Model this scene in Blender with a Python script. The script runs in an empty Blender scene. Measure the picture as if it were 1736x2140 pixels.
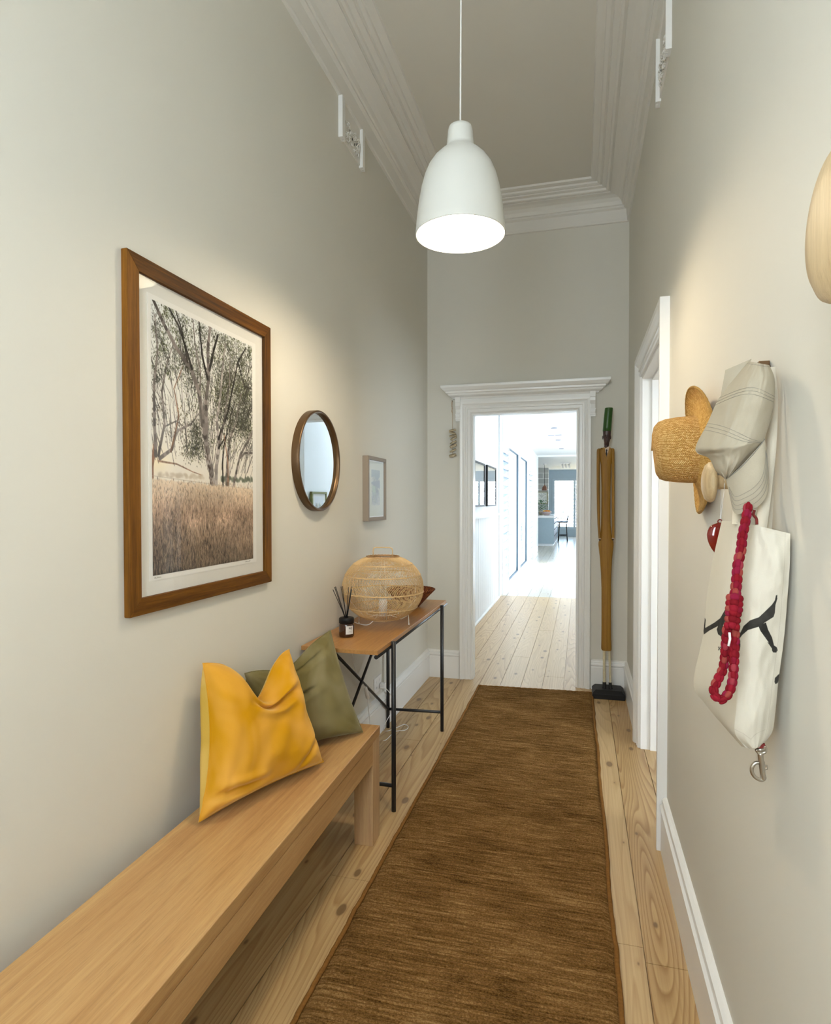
import bpy, math, random
import numpy as np
from mathutils import Vector, Matrix, noise

random.seed(7)
rng = np.random.default_rng(11)
SC = bpy.context.scene
COL = SC.collection
PI = math.pi

# ------------------------------------------------------------------ camera
FPX, YAW, PITCH, ROLL, EYE = 1266.44, math.radians(15.2189), math.radians(0.9827), math.radians(-0.0436), 1.36
cd = bpy.data.cameras.new('camera')
cam = bpy.data.objects.new('camera', cd)
COL.objects.link(cam)
cd.sensor_fit = 'HORIZONTAL'
cd.sensor_width = 36.0
cd.lens = FPX / 1736 * 36.0
cd.clip_start = 0.02
cd.clip_end = 200
_f = Vector((-math.sin(YAW) * math.cos(PITCH), math.cos(YAW) * math.cos(PITCH), -math.sin(PITCH)))
_r = Vector((math.cos(YAW), math.sin(YAW), 0))
_u = _r.cross(_f)
_r2 = _r * math.cos(ROLL) + _u * math.sin(ROLL)
_u2 = -_r * math.sin(ROLL) + _u * math.cos(ROLL)
m = Matrix((( _r2.x, _u2.x, -_f.x, 0), (_r2.y, _u2.y, -_f.y, 0), (_r2.z, _u2.z, -_f.z, EYE), (0, 0, 0, 1)))
cam.matrix_world = m
SC.camera = cam

def ray(px, py):
    return _f + _r2 * ((px - 868) / FPX) - _u2 * ((py - 1070) / FPX)

def at(px, py, x=None, y=None, z=None):
    """the point of the place seen at a pixel of the photo, on one plane x=, y= or z="""
    d = ray(px, py)
    if x is not None: t = x / d.x
    elif y is not None: t = y / d.y
    else: t = (z - EYE) / d.z
    return Vector((0, 0, EYE)) + d * t

# ------------------------------------------------------------------ world and light
W = bpy.data.worlds.new('World'); SC.world = W
W.use_nodes = True
bg = W.node_tree.nodes['Background']
bg.inputs[0].default_value = (0.86, 0.94, 1.0, 1)
bg.inputs[1].default_value = 9.0
SC.view_settings.view_transform = 'Standard'
SC.view_settings.look = 'None'
SC.view_settings.exposure = 1.16
SC.view_settings.gamma = 1.0
SC.view_settings.use_curve_mapping = False
SC.cycles.use_denoising = True
SC.cycles.max_bounces = 12
SC.cycles.diffuse_bounces = 7
SC.cycles.transparent_max_bounces = 24
SC.cycles.sample_clamp_indirect = 6.0

def portal(loc, rot, sx, sy):
    l = bpy.data.lights.new('daylight_portal', 'AREA'); l.shape = 'RECTANGLE'; l.size = sx; l.size_y = sy
    l.cycles.is_portal = True
    o = bpy.data.objects.new('daylight_portal', l); o.location = loc; o.rotation_euler = rot
    COL.objects.link(o)
    return o
portal((-.4, 6.65, 3.02), (0, 0, 0), .8, .9)  # daylight for the skylight added over the far hall
BULB = 170.0
# light falls through: front door glass, side room window, glass wall, far window, added unseen window opposite the glass wall
portal((-0.41, -0.62, 1.95), (PI / 2, 0, 0), .72, 1.7)
portal((3.18, 1.3, 1.5), (0, PI / 2, 0), 1.6, 1.4)
portal((-1.26, 12.3, 1.15), (0, -PI / 2, 0), 2.3, 6.6)
portal((0.6, 24.36, 1.3), (-PI / 2, 0, 0), 3.4, 2.0)
portal((3.58, 12.0, 1.5), (0, PI / 2, 0), 1.2, 4.0)

# ------------------------------------------------------------------ helpers
WL = {}
def lin(c):
    if isinstance(c, str):
        c = [int(c[i:i + 2], 16) / 255 for i in (0, 2, 4)]
    return tuple((v / 12.92 if v <= 0.04045 else ((v + 0.055) / 1.055) ** 2.4) for v in c)

class MB:
    def __init__(s):
        s.v = []; s.f = []; s.uv = []; s.mi = []; s.col = None; s.m = 0; s.sm = []
        s.smooth = False
    def add(s, vs, fs, uvs=None, smooth=None):
        n = len(s.v); s.v += [tuple(p) for p in vs]
        s.uv += (list(uvs) if uvs is not None else [(0, 0)] * len(vs))
        sm = s.smooth if smooth is None else smooth
        for f in fs:
            s.f.append(tuple(i + n for i in f)); s.mi.append(s.m); s.sm.append(sm)
        return s
    def box(s, x0, x1, y0, y1, z0, z1):
        if x0 > x1: x0, x1 = x1, x0
        if y0 > y1: y0, y1 = y1, y0
        if z0 > z1: z0, z1 = z1, z0
        e = (len(s.f) // 6 % 9) * 3e-5     # neighbouring boxes of one mesh never share a plane
        x0 -= e; y0 -= e; x1 += e; y1 += e; z1 += e
        v = [(x0, y0, z0), (x1, y0, z0), (x1, y1, z0), (x0, y1, z0), (x0, y0, z1), (x1, y0, z1), (x1, y1, z1), (x0, y1, z1)]
        f = [(0, 3, 2, 1), (4, 5, 6, 7), (0, 1, 5, 4), (1, 2, 6, 5), (2, 3, 7, 6), (3, 0, 4, 7)]
        return s.add(v, f, smooth=False)
    def hexa(s, v):
        return s.add(v, [(0, 3, 2, 1), (4, 5, 6, 7), (0, 1, 5, 4), (1, 2, 6, 5), (2, 3, 7, 6), (3, 0, 4, 7)], smooth=False)
    def tube(s, pts, r, seg=8, caps=True, closed=False):
        pts = [Vector(p) for p in pts]; n = len(pts)
        rr = r if isinstance(r, (list, tuple)) else [r] * n
        vs = []; uv = []; up = None
        L = 0
        for i, p in enumerate(pts):
            if closed: t = pts[(i + 1) % n] - pts[i - 1]
            else: t = pts[min(i + 1, n - 1)] - pts[max(i - 1, 0)]
            if t.length < 1e-9: t = Vector((0, 0, 1))
            t.normalize()
            if up is None: up = t.orthogonal()
            a = (up - t * up.dot(t))
            if a.length < 1e-6: a = t.orthogonal()
            a.normalize(); b = t.cross(a); up = a
            if i: L += (p - pts[i - 1]).length
            for k in range(seg):
                th = 2 * PI * k / seg
                vs.append(p + (a * math.cos(th) + b * math.sin(th)) * rr[i]); uv.append((k / seg, L))
        fs = []
        for i in range(n if closed else n - 1):
            j = (i + 1) % n
            for k in range(seg):
                k2 = (k + 1) % seg
                fs.append((i * seg + k, i * seg + k2, j * seg + k2, j * seg + k))
        s.add(vs, fs, uv, smooth=True)
        if caps and not closed:
            n0 = len(s.v) - len(vs)
            s.f.append(tuple(n0 + k for k in reversed(range(seg)))); s.mi.append(s.m); s.sm.append(False)
            s.f.append(tuple(n0 + (n - 1) * seg + k for k in range(seg))); s.mi.append(s.m); s.sm.append(False)
        return s
    def lathe(s, prof, c=(0, 0, 0), axis='z', seg=32, a0=0.0, a1=2 * PI, smooth=True):
        """prof: (radius, height) pairs"""
        vs = []; uv = []; c = Vector(c); n = len(prof); L = 0
        for i, (r, h) in enumerate(prof):
            if i: L += math.hypot(r - prof[i - 1][0], h - prof[i - 1][1])
            for k in range(seg + 1):
                th = a0 + (a1 - a0) * k / seg
                x, y = r * math.cos(th), r * math.sin(th)
                p = {'z': (x, y, h), 'x': (h, x, y), 'y': (y, h, x)}[axis]
                vs.append(c + Vector(p)); uv.append((k / seg, L))
        fs = [(i * (seg + 1) + k, i * (seg + 1) + k + 1, (i + 1) * (seg + 1) + k + 1, (i + 1) * (seg + 1) + k) for i in range(n - 1) for k in range(seg)]
        return s.add(vs, fs, uv, smooth=smooth)
    def grid(s, fn, nu, nv, smooth=True, flip=False):
        vs = []; uv = []
        for j in range(nv + 1):
            for i in range(nu + 1):
                vs.append(fn(i / nu, j / nv)); uv.append((i / nu, j / nv))
        fs = []
        for j in range(nv):
            for i in range(nu):
                a = j * (nu + 1) + i
                q = (a, a + 1, a + nu + 2, a + nu + 1)
                fs.append(q[::-1] if flip else q)
        return s.add(vs, fs, uv, smooth=smooth)
    def sweep(s, prof, path_a, path_b, ends=True):
        """prisms: the same closed profile (list of 3-vectors) at two ends"""
        n = len(prof); vs = [Vector(path_a) + Vector(p) for p in prof] + [Vector(path_b) + Vector(p) for p in prof]
        fs = [(i, (i + 1) % n, n + (i + 1) % n, n + i) for i in range(n)]
        if ends: fs += [tuple(reversed(range(n))), tuple(range(n, 2 * n))]
        return s.add(vs, fs, smooth=False)
    def ball(s, c, r, seg=16, rings=10):
        rx, ry, rz = r if isinstance(r, (tuple, list)) else (r, r, r)
        c = Vector(c)
        return s.grid(lambda u, v: c + Vector((rx * math.cos(2 * PI * u) * math.sin(PI * v), ry * math.sin(2 * PI * u) * math.sin(PI * v), -rz * math.cos(PI * v))), seg, rings)
    def build(s, name, mat, parent=None, loc=None, bevel=0, bseg=2, recalc=True):
        mats = mat if isinstance(mat, (list, tuple)) else [mat]
        base = Vector(loc) if loc is not None else (WL[parent.name] if parent else None)
        if base is None:
            a = np.array(s.v); base = Vector(((a[:, 0].min() + a[:, 0].max()) / 2, (a[:, 1].min() + a[:, 1].max()) / 2, a[:, 2].min()))
        me = bpy.data.meshes.new(name)
        me.from_pydata([tuple(Vector(p) - base) for p in s.v], [], s.f)
        for q in mats: me.materials.append(q)
        me.polygons.foreach_set('material_index', s.mi)
        me.polygons.foreach_set('use_smooth', s.sm)
        uvl = me.uv_layers.new(name='UVMap')
        li = np.empty(len(me.loops), dtype=np.int32); me.loops.foreach_get('vertex_index', li)
        uvl.data.foreach_set('uv', np.array(s.uv, dtype=np.float32)[li].ravel())
        if s.col is not None:
            ca = me.color_attributes.new('Col', 'FLOAT_COLOR', 'POINT')
            c4 = np.ones((len(s.v), 4), dtype=np.float32); c4[:, :3] = s.col[:len(s.v)]
            ca.data.foreach_set('color', c4.ravel())
        if recalc:
            import bmesh
            bm = bmesh.new(); bm.from_mesh(me); bmesh.ops.recalc_face_normals(bm, faces=bm.faces); bm.to_mesh(me); bm.free()
        me.update()
        o = bpy.data.objects.new(name, me)
        COL.objects.link(o)
        if parent:
            o.parent = parent; o.location = base - WL[parent.name]
        else:
            o.location = base
        WL[o.name] = base.copy()
        if bevel:
            b = o.modifiers.new('bevel', 'BEVEL'); b.width = bevel; b.segments = bseg; b.limit_method = 'ANGLE'; b.angle_limit = math.radians(40)
        return o

def thing(name, label, cat, loc, group=None):
    o = bpy.data.objects.new(name, None); COL.objects.link(o)
    o.location = loc; o.empty_display_size = 0.05
    WL[o.name] = Vector(loc); o['label'] = label; o['category'] = cat
    if group: o['group'] = group
    return o
def tag(o, label, cat, group=None):
    o['label'] = label; o['category'] = cat
    if group: o['group'] = group
    return o
def struct(o, label=None, cat=None):
    o['kind'] = 'structure'
    if label: o['label'] = label
    if cat: o['category'] = cat
    return o

# ------------------------------------------------------------------ materials
class NT:
    def __init__(s, name):
        s.mat = bpy.data.materials.new(name); s.mat.use_nodes = True
        s.t = s.mat.node_tree; s.n = s.t.nodes; s.l = s.t.links
        s.bsdf = s.n['Principled BSDF']
    def node(s, typ, **kw):
        n = s.n.new(typ)
        for k, v in kw.items():
            if k.startswith('i_'):
                key = k[2:]
                n.inputs[int(key) if key.isdigit() else key].default_value = v
            else: setattr(n, k, v)
        return n
    def link(s, a, b): s.l.new(a, b)
    def co(s, scale=(1, 1, 1), kind='Object', loc=(0, 0, 0), rot=(0, 0, 0)):
        t = s.node('ShaderNodeTexCoord'); mp = s.node('ShaderNodeMapping')
        mp.inputs['Scale'].default_value = scale; mp.inputs['Location'].default_value = loc; mp.inputs['Rotation'].default_value = rot
        s.link(t.outputs[kind], mp.inputs[0]); return mp.outputs[0]
    def noise(s, vec, scale=5, detail=4, rough=0.5, dist=0):
        n = s.node('ShaderNodeTexNoise'); n.inputs['Scale'].default_value = scale; n.inputs['Detail'].default_value = detail
        n.inputs['Roughness'].default_value = rough; n.inputs['Distortion'].default_value = dist
        s.link(vec, n.inputs['Vector']); return n.outputs[0]
    def ramp(s, fac, stops):
        r = s.node('ShaderNodeValToRGB'); e = r.color_ramp.elements
        while len(e) < len(stops): e.new(0.5)
        for q, (p, c) in zip(e, stops):
            q.position = p; q.color = (*c[:3], 1) if len(c) >= 3 else (c[0],) * 3 + (1,)
        s.link(fac, r.inputs[0]); return r.outputs[0]
    def mix(s, fac, a, b, mode='MIX'):
        m_ = s.node('ShaderNodeMix', data_type='RGBA', blend_type=mode)
        for sock, v in ((m_.inputs[0], fac), (m_.inputs[6], a), (m_.inputs[7], b)):
            if hasattr(v, 'is_linked') or hasattr(v, 'links'): s.link(v, sock)
            elif isinstance(v, (int, float)): sock.default_value = v
            else: sock.default_value = (*v[:3], 1)
        return m_.outputs[2]
    def math(s, op, a, b=0.0, clamp=False):
        m_ = s.node('ShaderNodeMath', operation=op, use_clamp=clamp)
        for i, v in enumerate((a, b)):
            if isinstance(v, (int, float)): m_.inputs[i].default_value = v
            else: s.link(v, m_.inputs[i])
        return m_.outputs[0]
    def bump(s, h, strength=0.2, dist=0.002):
        b = s.node('ShaderNodeBump'); b.inputs['Strength'].default_value = strength; b.inputs['Distance'].default_value = dist
        s.link(h, b.inputs['Height']); s.link(b.outputs[0], s.bsdf.inputs['Normal'])
        return b
    def base(s, c, rough=0.5, metal=0.0, spec=None):
        b = s.bsdf.inputs
        if hasattr(c, 'links'): s.link(c, b['Base Color'])
        else: b['Base Color'].default_value = (*c[:3], 1)
        if hasattr(rough, 'links'): s.link(rough, b['Roughness'])
        else: b['Roughness'].default_value = rough
        b['Metallic'].default_value = metal
        if spec is not None: b['Specular IOR Level'].default_value = spec
        return s

def plain(name, c, rough=0.5, metal=0.0, spec=None, nz=0.04, nscale=12, bump=0.0, bscale=200):
    m_ = NT(name); c = lin(c) if isinstance(c, str) else c
    v = m_.co()
    f = m_.noise(v, nscale, 3)
    lo = tuple(x * (1 - nz) for x in c); hi = tuple(min(1, x * (1 + nz)) for x in c)
    m_.base(m_.mix(f, lo, hi), rough, metal, spec)
    if bump: m_.bump(m_.noise(v, bscale, 2), bump, 0.001)
    return m_.mat

M = {}
M['wall'] = plain('wall_paint', (0.66, 0.64, 0.575), 0.62, nz=0.015, nscale=3, bump=0.12, bscale=140, spec=0.3)
M['ceil'] = plain('ceiling_paint', (0.66, 0.635, 0.575), 0.7, nz=0.01, nscale=3, spec=0.2)
M['trim'] = plain('white_gloss_paint', (0.80, 0.80, 0.785), 0.28, nz=0.015, nscale=5, bump=0.06, bscale=60)
M['cornice'] = plain('plaster_white', (0.72, 0.70, 0.655), 0.6, nz=0.015, nscale=6, spec=0.2)
M['farwall'] = plain('far_white_paint', (0.80, 0.83, 0.86), 0.55, nz=0.01)
M['lamp_white'] = plain('satin_white_shade', (0.68, 0.69, 0.66), 0.35, nz=0.01)
M['white_plastic'] = plain('white_plastic', (0.80, 0.79, 0.78), 0.35, nz=0.01)
M['black_metal'] = plain('black_metal', (0.012, 0.012, 0.013), 0.42, nz=0.2, spec=0.5)
M['black'] = plain('black_paint', (0.008, 0.008, 0.009), 0.5, spec=.25, nz=0.2)
M['grey_frame'] = plain('grey_frame', lin('86796b'), 0.45, nz=0.05)
M['bronze'] = plain('bronze', (0.13, 0.075, 0.035), 0.35, 0.7, nz=0.2)
M['chrome'] = plain('steel', (0.52, 0.48, 0.42), 0.28, 1.0, nz=0.1)
M['mirror_rim'] = plain('aged_brass', (0.11, 0.062, 0.026), 0.36, 0.6, nz=0.15)
M['mat_board'] = plain('mat_board', (0.80, 0.79, 0.75), 0.9, nz=0.01, spec=0.0)
M['paper'] = plain('print_paper', (0.88, 0.87, 0.84), 0.9, nz=0.01, spec=0.0)

m_ = NT('mirror_glass'); m_.base((0.86, 0.9, 0.9), 0.01, 1.0); M['mirror'] = m_.mat

def glassmat(name, tint=(1, 1, 1), ior=1.45):
    g = NT(name); out = g.n['Material Output']
    tr = g.node('ShaderNodeBsdfTransparent'); tr.inputs[0].default_value = (*tint, 1)
    gl = g.node('ShaderNodeBsdfGlossy'); gl.inputs['Roughness'].default_value = 0.0
    lw = g.node('ShaderNodeLayerWeight'); lw.inputs[0].default_value = .5
    f0 = ((ior - 1) / (ior + 1)) ** 2
    fac = g.math('ADD', g.math('MULTIPLY', g.math('POWER', lw.outputs['Facing'], 5.0), 1 - f0), f0)
    mx = g.node('ShaderNodeMixShader')
    g.link(fac, mx.inputs[0]); g.link(tr.outputs[0], mx.inputs[1]); g.link(gl.outputs[0], mx.inputs[2])
    g.link(mx.outputs[0], out.inputs[0]); return g.mat
M['glass'] = glassmat('clear_glass', (0.98, 0.99, 0.99))
M['pic_glass'] = glassmat('picture_glass', (0.98, 0.98, 0.98), 1.4)
M['louvre'] = glassmat('louvre_glass', (0.50, 0.58, 0.66), 1.6)

def emit(name, c, s):
    g = NT(name); g.base((0.8, 0.8, 0.8), 0.5)
    g.bsdf.inputs['Emission Color'].default_value = (*c, 1); g.bsdf.inputs['Emission Strength'].default_value = s
    return g.mat
M['bulb'] = emit('glowing_bulb', (1.0, 0.83, 0.60), BULB)

def oak(name, c0, c1, c2, axis='y', scale=1.0, rough=0.45, knots=True):
    g = NT(name)
    sc = {'y': (26, 1.1, 26), 'x': (1.1, 26, 26), 'z': (26, 26, 1.1)}[axis]
    sc = tuple(x * scale for x in sc)
    v = g.co(sc)
    big = {'y': (5, .45, 5), 'x': (.45, 5, 5), 'z': (5, 5, .45)}[axis]
    n2 = g.noise(g.co(tuple(x * scale for x in big)), 1.0, 2, .5, .6)
    n1 = g.noise(v, 3.0, 6, .62, .25)
    pores = g.noise(g.co(tuple(x * 5 for x in sc)), 3.0, 3, .7)
    fac = g.math('ADD', g.math('MULTIPLY', n1, .45), g.math('MULTIPLY', n2, .6))
    c = g.ramp(fac, [(.36, c0), (.5, c1), (.66, c2)])
    c = g.mix(g.math('MULTIPLY', g.ramp(pores, [(.50, (0, 0, 0)), (.72, (1, 1, 1))]), .30), c, tuple(x * .55 for x in c0))
    if knots:
        vo = g.node('ShaderNodeTexVoronoi'); vo.inputs['Scale'].default_value = 1.0
        ks = {'y': (4.5, 1.9, 4.5), 'x': (1.9, 4.5, 4.5), 'z': (4.5, 4.5, 1.9)}[axis]
        g.link(g.co(ks), vo.inputs['Vector'])
        c = g.mix(g.ramp(vo.outputs['Distance'], [(.025, (1, 1, 1)), (.085, (0, 0, 0))]), c, tuple(x * .30 for x in c0))
    g.base(c, rough); g.bump(n1, .12, .001)
    return g.mat
M['bench'] = oak('bench_oak', lin('8f673e'), lin('b08655'), lin('c29c68'), 'y', 1.0, .42)
M['bench_leg'] = oak('bench_leg_oak', lin('a98256'), lin('b6926a'), lin('c9a67a'), 'z', 1.2, .5, False)
M['bench_apron'] = oak('bench_apron_oak', lin('a6804f'), lin('b98f5c'), lin('caa370'), 'y', 1.2, .5, False)
M['table_top'] = oak('table_oak', lin('8a5f35'), lin('a3743f'), lin('b5854d'), 'y', 1.4, .4, False)
M['pine_frame'] = oak('stained_pine', lin('331d07'), lin('5f3b0e'), lin('805318'), 'z', 1.6, .6, True)
M['pine_frame_h'] = oak('stained_pine_rail', lin('331d07'), lin('5c380d'), lin('7a4f16'), 'y', 1.6, .6, True)
for k_ in ('pine_frame', 'pine_frame_h'): M[k_].node_tree.nodes['Principled BSDF'].inputs['Specular IOR Level'].default_value = .15
M['knob'] = oak('pale_ash', lin('a38a66'), lin('bba27b'), lin('cbb48c'), 'z', 2.0, .5, False)

def floor_mat(name, cols, gloss=.33):
    g = NT(name); t = g.node('ShaderNodeTexCoord'); sx = g.node('ShaderNodeSeparateXYZ')
    g.link(t.outputs['Object'], sx.inputs[0])
    X, Y = sx.outputs[0], sx.outputs[1]
    k = g.math('FLOOR', g.math('DIVIDE', g.math('ADD', X, 0.114), 0.152))
    wn = g.node('ShaderNodeTexWhiteNoise', noise_dimensions='1D'); g.link(k, wn.inputs['W'])
    r = wn.outputs['Value']
    cx = g.node('ShaderNodeCombineXYZ'); g.link(g.math('MULTIPLY', X, 5.5), cx.inputs[0])
    g.link(g.math('MULTIPLY', Y, .42), cx.inputs[1]); g.link(g.math('MULTIPLY', r, 37.0), cx.inputs[2])
    n = g.noise(cx.outputs[0], 1.0, 1.5, .4, .15)
    ring = g.math('FRACT', g.math('MULTIPLY', n, 30.0))
    rm = g.ramp(ring, [(0.0, (.0, .0, .0)), (.55, (.35, .35, .35)), (.86, (1, 1, 1)), (1.0, (0, 0, 0))])
    # straight grain for some of the boards
    cx2 = g.node('ShaderNodeCombineXYZ'); g.link(g.math('MULTIPLY', X, 170), cx2.inputs[0]); g.link(g.math('MULTIPLY', Y, 2.5), cx2.inputs[1]); g.link(r, cx2.inputs[2])
    fine = g.noise(cx2.outputs[0], 1.0, 3, .6)
    plank = g.mix(r, cols[0], cols[1])
    c = g.mix(g.math('MULTIPLY', rm, g.math('MULTIPLY', g.math('ADD', r, .35), .72)), plank, cols[2])
    c = g.mix(g.math('MULTIPLY', g.ramp(fine, [(.4, (0, 0, 0)), (.75, (1, 1, 1))]), .35), c, cols[2])
    # knots
    cx3 = g.node('ShaderNodeCombineXYZ'); g.link(g.math('MULTIPLY', X, 6.6), cx3.inputs[0]); g.link(g.math('MULTIPLY', Y, 3.1), cx3.inputs[1])
    vo = g.node('ShaderNodeTexVoronoi'); vo.inputs['Scale'].default_value = 1.0; vo.voronoi_dimensions = '2D'
    g.link(cx3.outputs[0], vo.inputs['Vector'])
    cr = g.node('ShaderNodeSeparateXYZ'); g.link(vo.outputs['Color'], cr.inputs[0])
    rad = g.math('MULTIPLY', g.math('POWER', cr.outputs[0], 2.0), .085)
    kd = g.math('SUBTRACT', vo.outputs['Distance'], rad)
    c = g.mix(g.ramp(kd, [(0.0, (.85, .85, .85)), (.03, (0, 0, 0))]), c, cols[3])
    halo = g.ramp(kd, [(0.0, (.5, .5, .5)), (.10, (0, 0, 0))])
    c = g.mix(g.math('MULTIPLY', halo, .6), c, cols[2])
    g.base(c, gloss); g.bump(fine, .08, .0006)
    return g.mat
M['floor'] = floor_mat('pine_floorboards', (lin('c9ad80'), lin('ba9b6b'), lin('936c3c'), lin('5d4a34')))
M['floor_far'] = floor_mat('pale_floorboards', (lin('d8d2c6'), lin('cfc8ba'), lin('bdb2a0'), lin('9a9080')), .2)

# jute rug
g = NT('jute_weave')
a = g.noise(g.co((5.5, 95, 1)), 1.0, 5, .68, .8)
b = g.noise(g.co((170, 230, 60)), 1.0, 3, .8)
big = g.noise(g.co((3, 5, 1)), 1.0, 2)
f = g.math('ADD', g.math('MULTIPLY', a, .50), g.math('ADD', g.math('MULTIPLY', b, .46), g.math('MULTIPLY', big, .18)))
c = g.ramp(f, [(.38, lin('211407')), (.48, lin('513714')), (.60, lin('7c5b31')), (.74, lin('a88858'))])
g.base(c, .95, spec=.1); g.bump(b, .9, .004); M['rug'] = g.mat
M['rug_edge'] = plain('jute_edge', lin('7d5629'), .9, nz=.35, nscale=120, bump=.8, bscale=220, spec=.1)

def velvet(name, c, sheen, scol):
    g = NT(name); v = g.co((1, 1, 1))
    n = g.noise(v, 5, 2, .5, .8); n2 = g.noise(v, 190, 2)
    cc = g.mix(g.ramp(n, [(.38, (0, 0, 0)), (.66, (1, 1, 1))]), tuple(x * .86 for x in c), tuple(min(1, x * 1.0 + .06) for x in c))
    g.base(cc, .85, spec=.15); g.bump(n2, .25, .0008)
    g.bsdf.inputs['Sheen Weight'].default_value = sheen; g.bsdf.inputs['Sheen Roughness'].default_value = .35
    g.bsdf.inputs['Sheen Tint'].default_value = (*scol, 1)
    return g.mat
M['velvet_yellow'] = velvet('yellow_velvet', lin('cf9308'), .5, (1.0, .86, .42))
M['velvet_green'] = velvet('olive_velvet', lin('746a41'), .35, (.86, .84, .60))
M['velvet_pale'] = velvet('pale_yellow_velvet', lin('cba649'), .25, (1, .9, .6))

def weave(name, c0, c1, c2, cols, rows, bs=1.0, rough=.8):
    """plaited straw: slanted strips that turn at every column (chevrons)"""
    g = NT(name)
    tc = g.node('ShaderNodeTexCoord'); sp = g.node('ShaderNodeSeparateXYZ'); g.link(tc.outputs['UV'], sp.inputs[0])
    nz = g.noise(g.co((34, 34, 34)), 1, 2)
    s_ = g.math('ADD', g.math('MULTIPLY', sp.outputs[0], cols), g.math('MULTIPLY', nz, 1.5))
    tri = g.math('ABSOLUTE', g.math('SUBTRACT', g.math('FRACT', s_), .5))
    yy = g.math('ADD', g.math('ADD', g.math('MULTIPLY', sp.outputs[1], rows), g.math('MULTIPLY', tri, 2.6)), g.math('MULTIPLY', nz, 2.6))
    h = g.math('ABSOLUTE', g.math('SINE', g.math('MULTIPLY', yy, PI)))
    edge = g.math('ABSOLUTE', g.math('SINE', g.math('MULTIPLY', s_, 2 * PI)))
    h = g.math('MULTIPLY', g.math('POWER', h, .5), g.math('POWER', edge, .35))
    cell = g.node('ShaderNodeCombineXYZ'); g.link(g.math('FLOOR', g.math('MULTIPLY', s_, 2)), cell.inputs[0]); g.link(g.math('FLOOR', yy), cell.inputs[1])
    wn = g.node('ShaderNodeTexWhiteNoise', noise_dimensions='2D'); g.link(cell.outputs[0], wn.inputs['Vector'])
    n = g.noise(g.co((120, 120, 120)), 1, 2, .6)
    f = g.math('ADD', g.math('MULTIPLY', h, .62), g.math('ADD', g.math('MULTIPLY', wn.outputs['Value'], .26), g.math('MULTIPLY', n, .18)))
    c = g.ramp(f, [(.28, c0), (.62, c1), (.95, c2)])
    g.base(c, rough, spec=.25); g.bump(h, bs, .0035)
    return g.mat
M['straw'] = weave('braided_straw', lin('9a6c30'), lin('cc9a52'), lin('eac88c'), 38, 44, bs=.8)
M['straw_brim'] = weave('straw_brim', lin('9a6c2e'), lin('cf9d4c'), lin('ecc984'), 70, 18, bs=.7)
M['basket'] = weave('dark_basket', lin('2e0f05'), lin('5d2510'), lin('a8662c'), 30, 60, bs=.8)
M['rattan'] = plain('rattan_cane', lin('cfae7c'), .5, nz=.22, nscale=30)
M['rattan_dark'] = plain('rattan_ring', lin('a8845a'), .6, nz=.3, nscale=60)
M['wire'] = plain('cream_wire', (.82, .80, .75), .4, nz=.01)
M['canvas'] = None
def fabric(name, attr=False, c=(.8, .78, .7), bump=.3, sc=900):
    g = NT(name)
    if attr:
        at_ = g.node('ShaderNodeVertexColor'); at_.layer_name = 'Col'; colr = at_.outputs[0]
        n = g.noise(g.co((1, 1, 1)), 60, 3)
        colr = g.mix(g.math('MULTIPLY', n, .12), colr, (.5, .46, .38))
    else:
        n = g.noise(g.co((1, 1, 1)), 40, 3)
        colr = g.mix(n, tuple(x * .94 for x in c), tuple(min(1, x * 1.05) for x in c))
    g.base(colr, .95, spec=.08)
    w = g.noise(g.co((sc, sc, sc)), 1, 2)
    g.bump(w, bump, .0006)
    return g.mat
M['canvas'] = fabric('natural_canvas', True, bump=.35)
M['canvas_strap'] = fabric('canvas_strap', False, lin('cdc4b2'))
M['cap'] = fabric('washed_cotton', False, lin('a89f8d'), .35)
M['stitch'] = plain('grey_stitching', lin('85827a'), .9)
M['ink'] = plain('black_ink', (.02, .02, .02), .8)
g = NT('printed_picture'); at_ = g.node('ShaderNodeVertexColor'); at_.layer_name = 'Col'
g.base(at_.outputs[0], .9, spec=0.0); M['print'] = g.mat
g = NT('macrame_cord'); at_ = g.node('ShaderNodeVertexColor'); at_.layer_name = 'Col'
nn = g.noise(g.co((1, 1, 1)), 90, 3)
g.base(g.mix(g.math('MULTIPLY', nn, .3), at_.outputs[0], (.25, .01, .02)), .85, spec=.15); g.bump(g.noise(g.co(), 500, 2), .3, .0006); M['cord'] = g.mat
g = NT('red_lacquer'); g.base(lin('6e0f06'), .12); g.bsdf.inputs['Coat Weight'].default_value = .6; M['red'] = g.mat
M['red_thread'] = plain('dark_red_thread', lin('6d1a16'), .8)
M['clay'] = plain('pale_clay', lin('b7a88c'), .8, nz=.18, nscale=50, bump=.3)
M['string'] = plain('tan_string', lin('a77b40'), .8)
M['mustard'] = oak('mustard_painted_wood', lin('7d5716'), lin('93691d'), lin('a57c2c'), 'z', 1.0, .62, False)
M['green_paint'] = oak('green_painted_wood', lin('1b3a0c'), lin('264f12'), lin('3a6a22'), 'z', 1.0, .35, False)
M['dark_wood'] = plain('dark_brown_wood', lin('3d241f'), .4, nz=.25, nscale=40)
M['cream_paint'] = plain('chipped_cream_paint', lin('c9bfa2'), .6, nz=.2, nscale=90)
M['cream_cloth'] = plain('painted_shirt', lin('c9b49e'), .5)
g = NT('amber_glass'); g.base((.035, .010, .004), .06); g.bsdf.inputs['Coat Weight'].default_value = .5; M['amber'] = g.mat
M['label'] = None
g = NT('printed_label'); at_ = g.node('ShaderNodeVertexColor'); at_.layer_name = 'Col'; g.base(at_.outputs[0], .6); M['label'] = g.mat

def xyzbox(name, mat, b, parent=None, bevel=0, loc=None):
    q = MB(); q.box(*b); return q.build(name, mat, parent, loc=loc, bevel=bevel)
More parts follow.
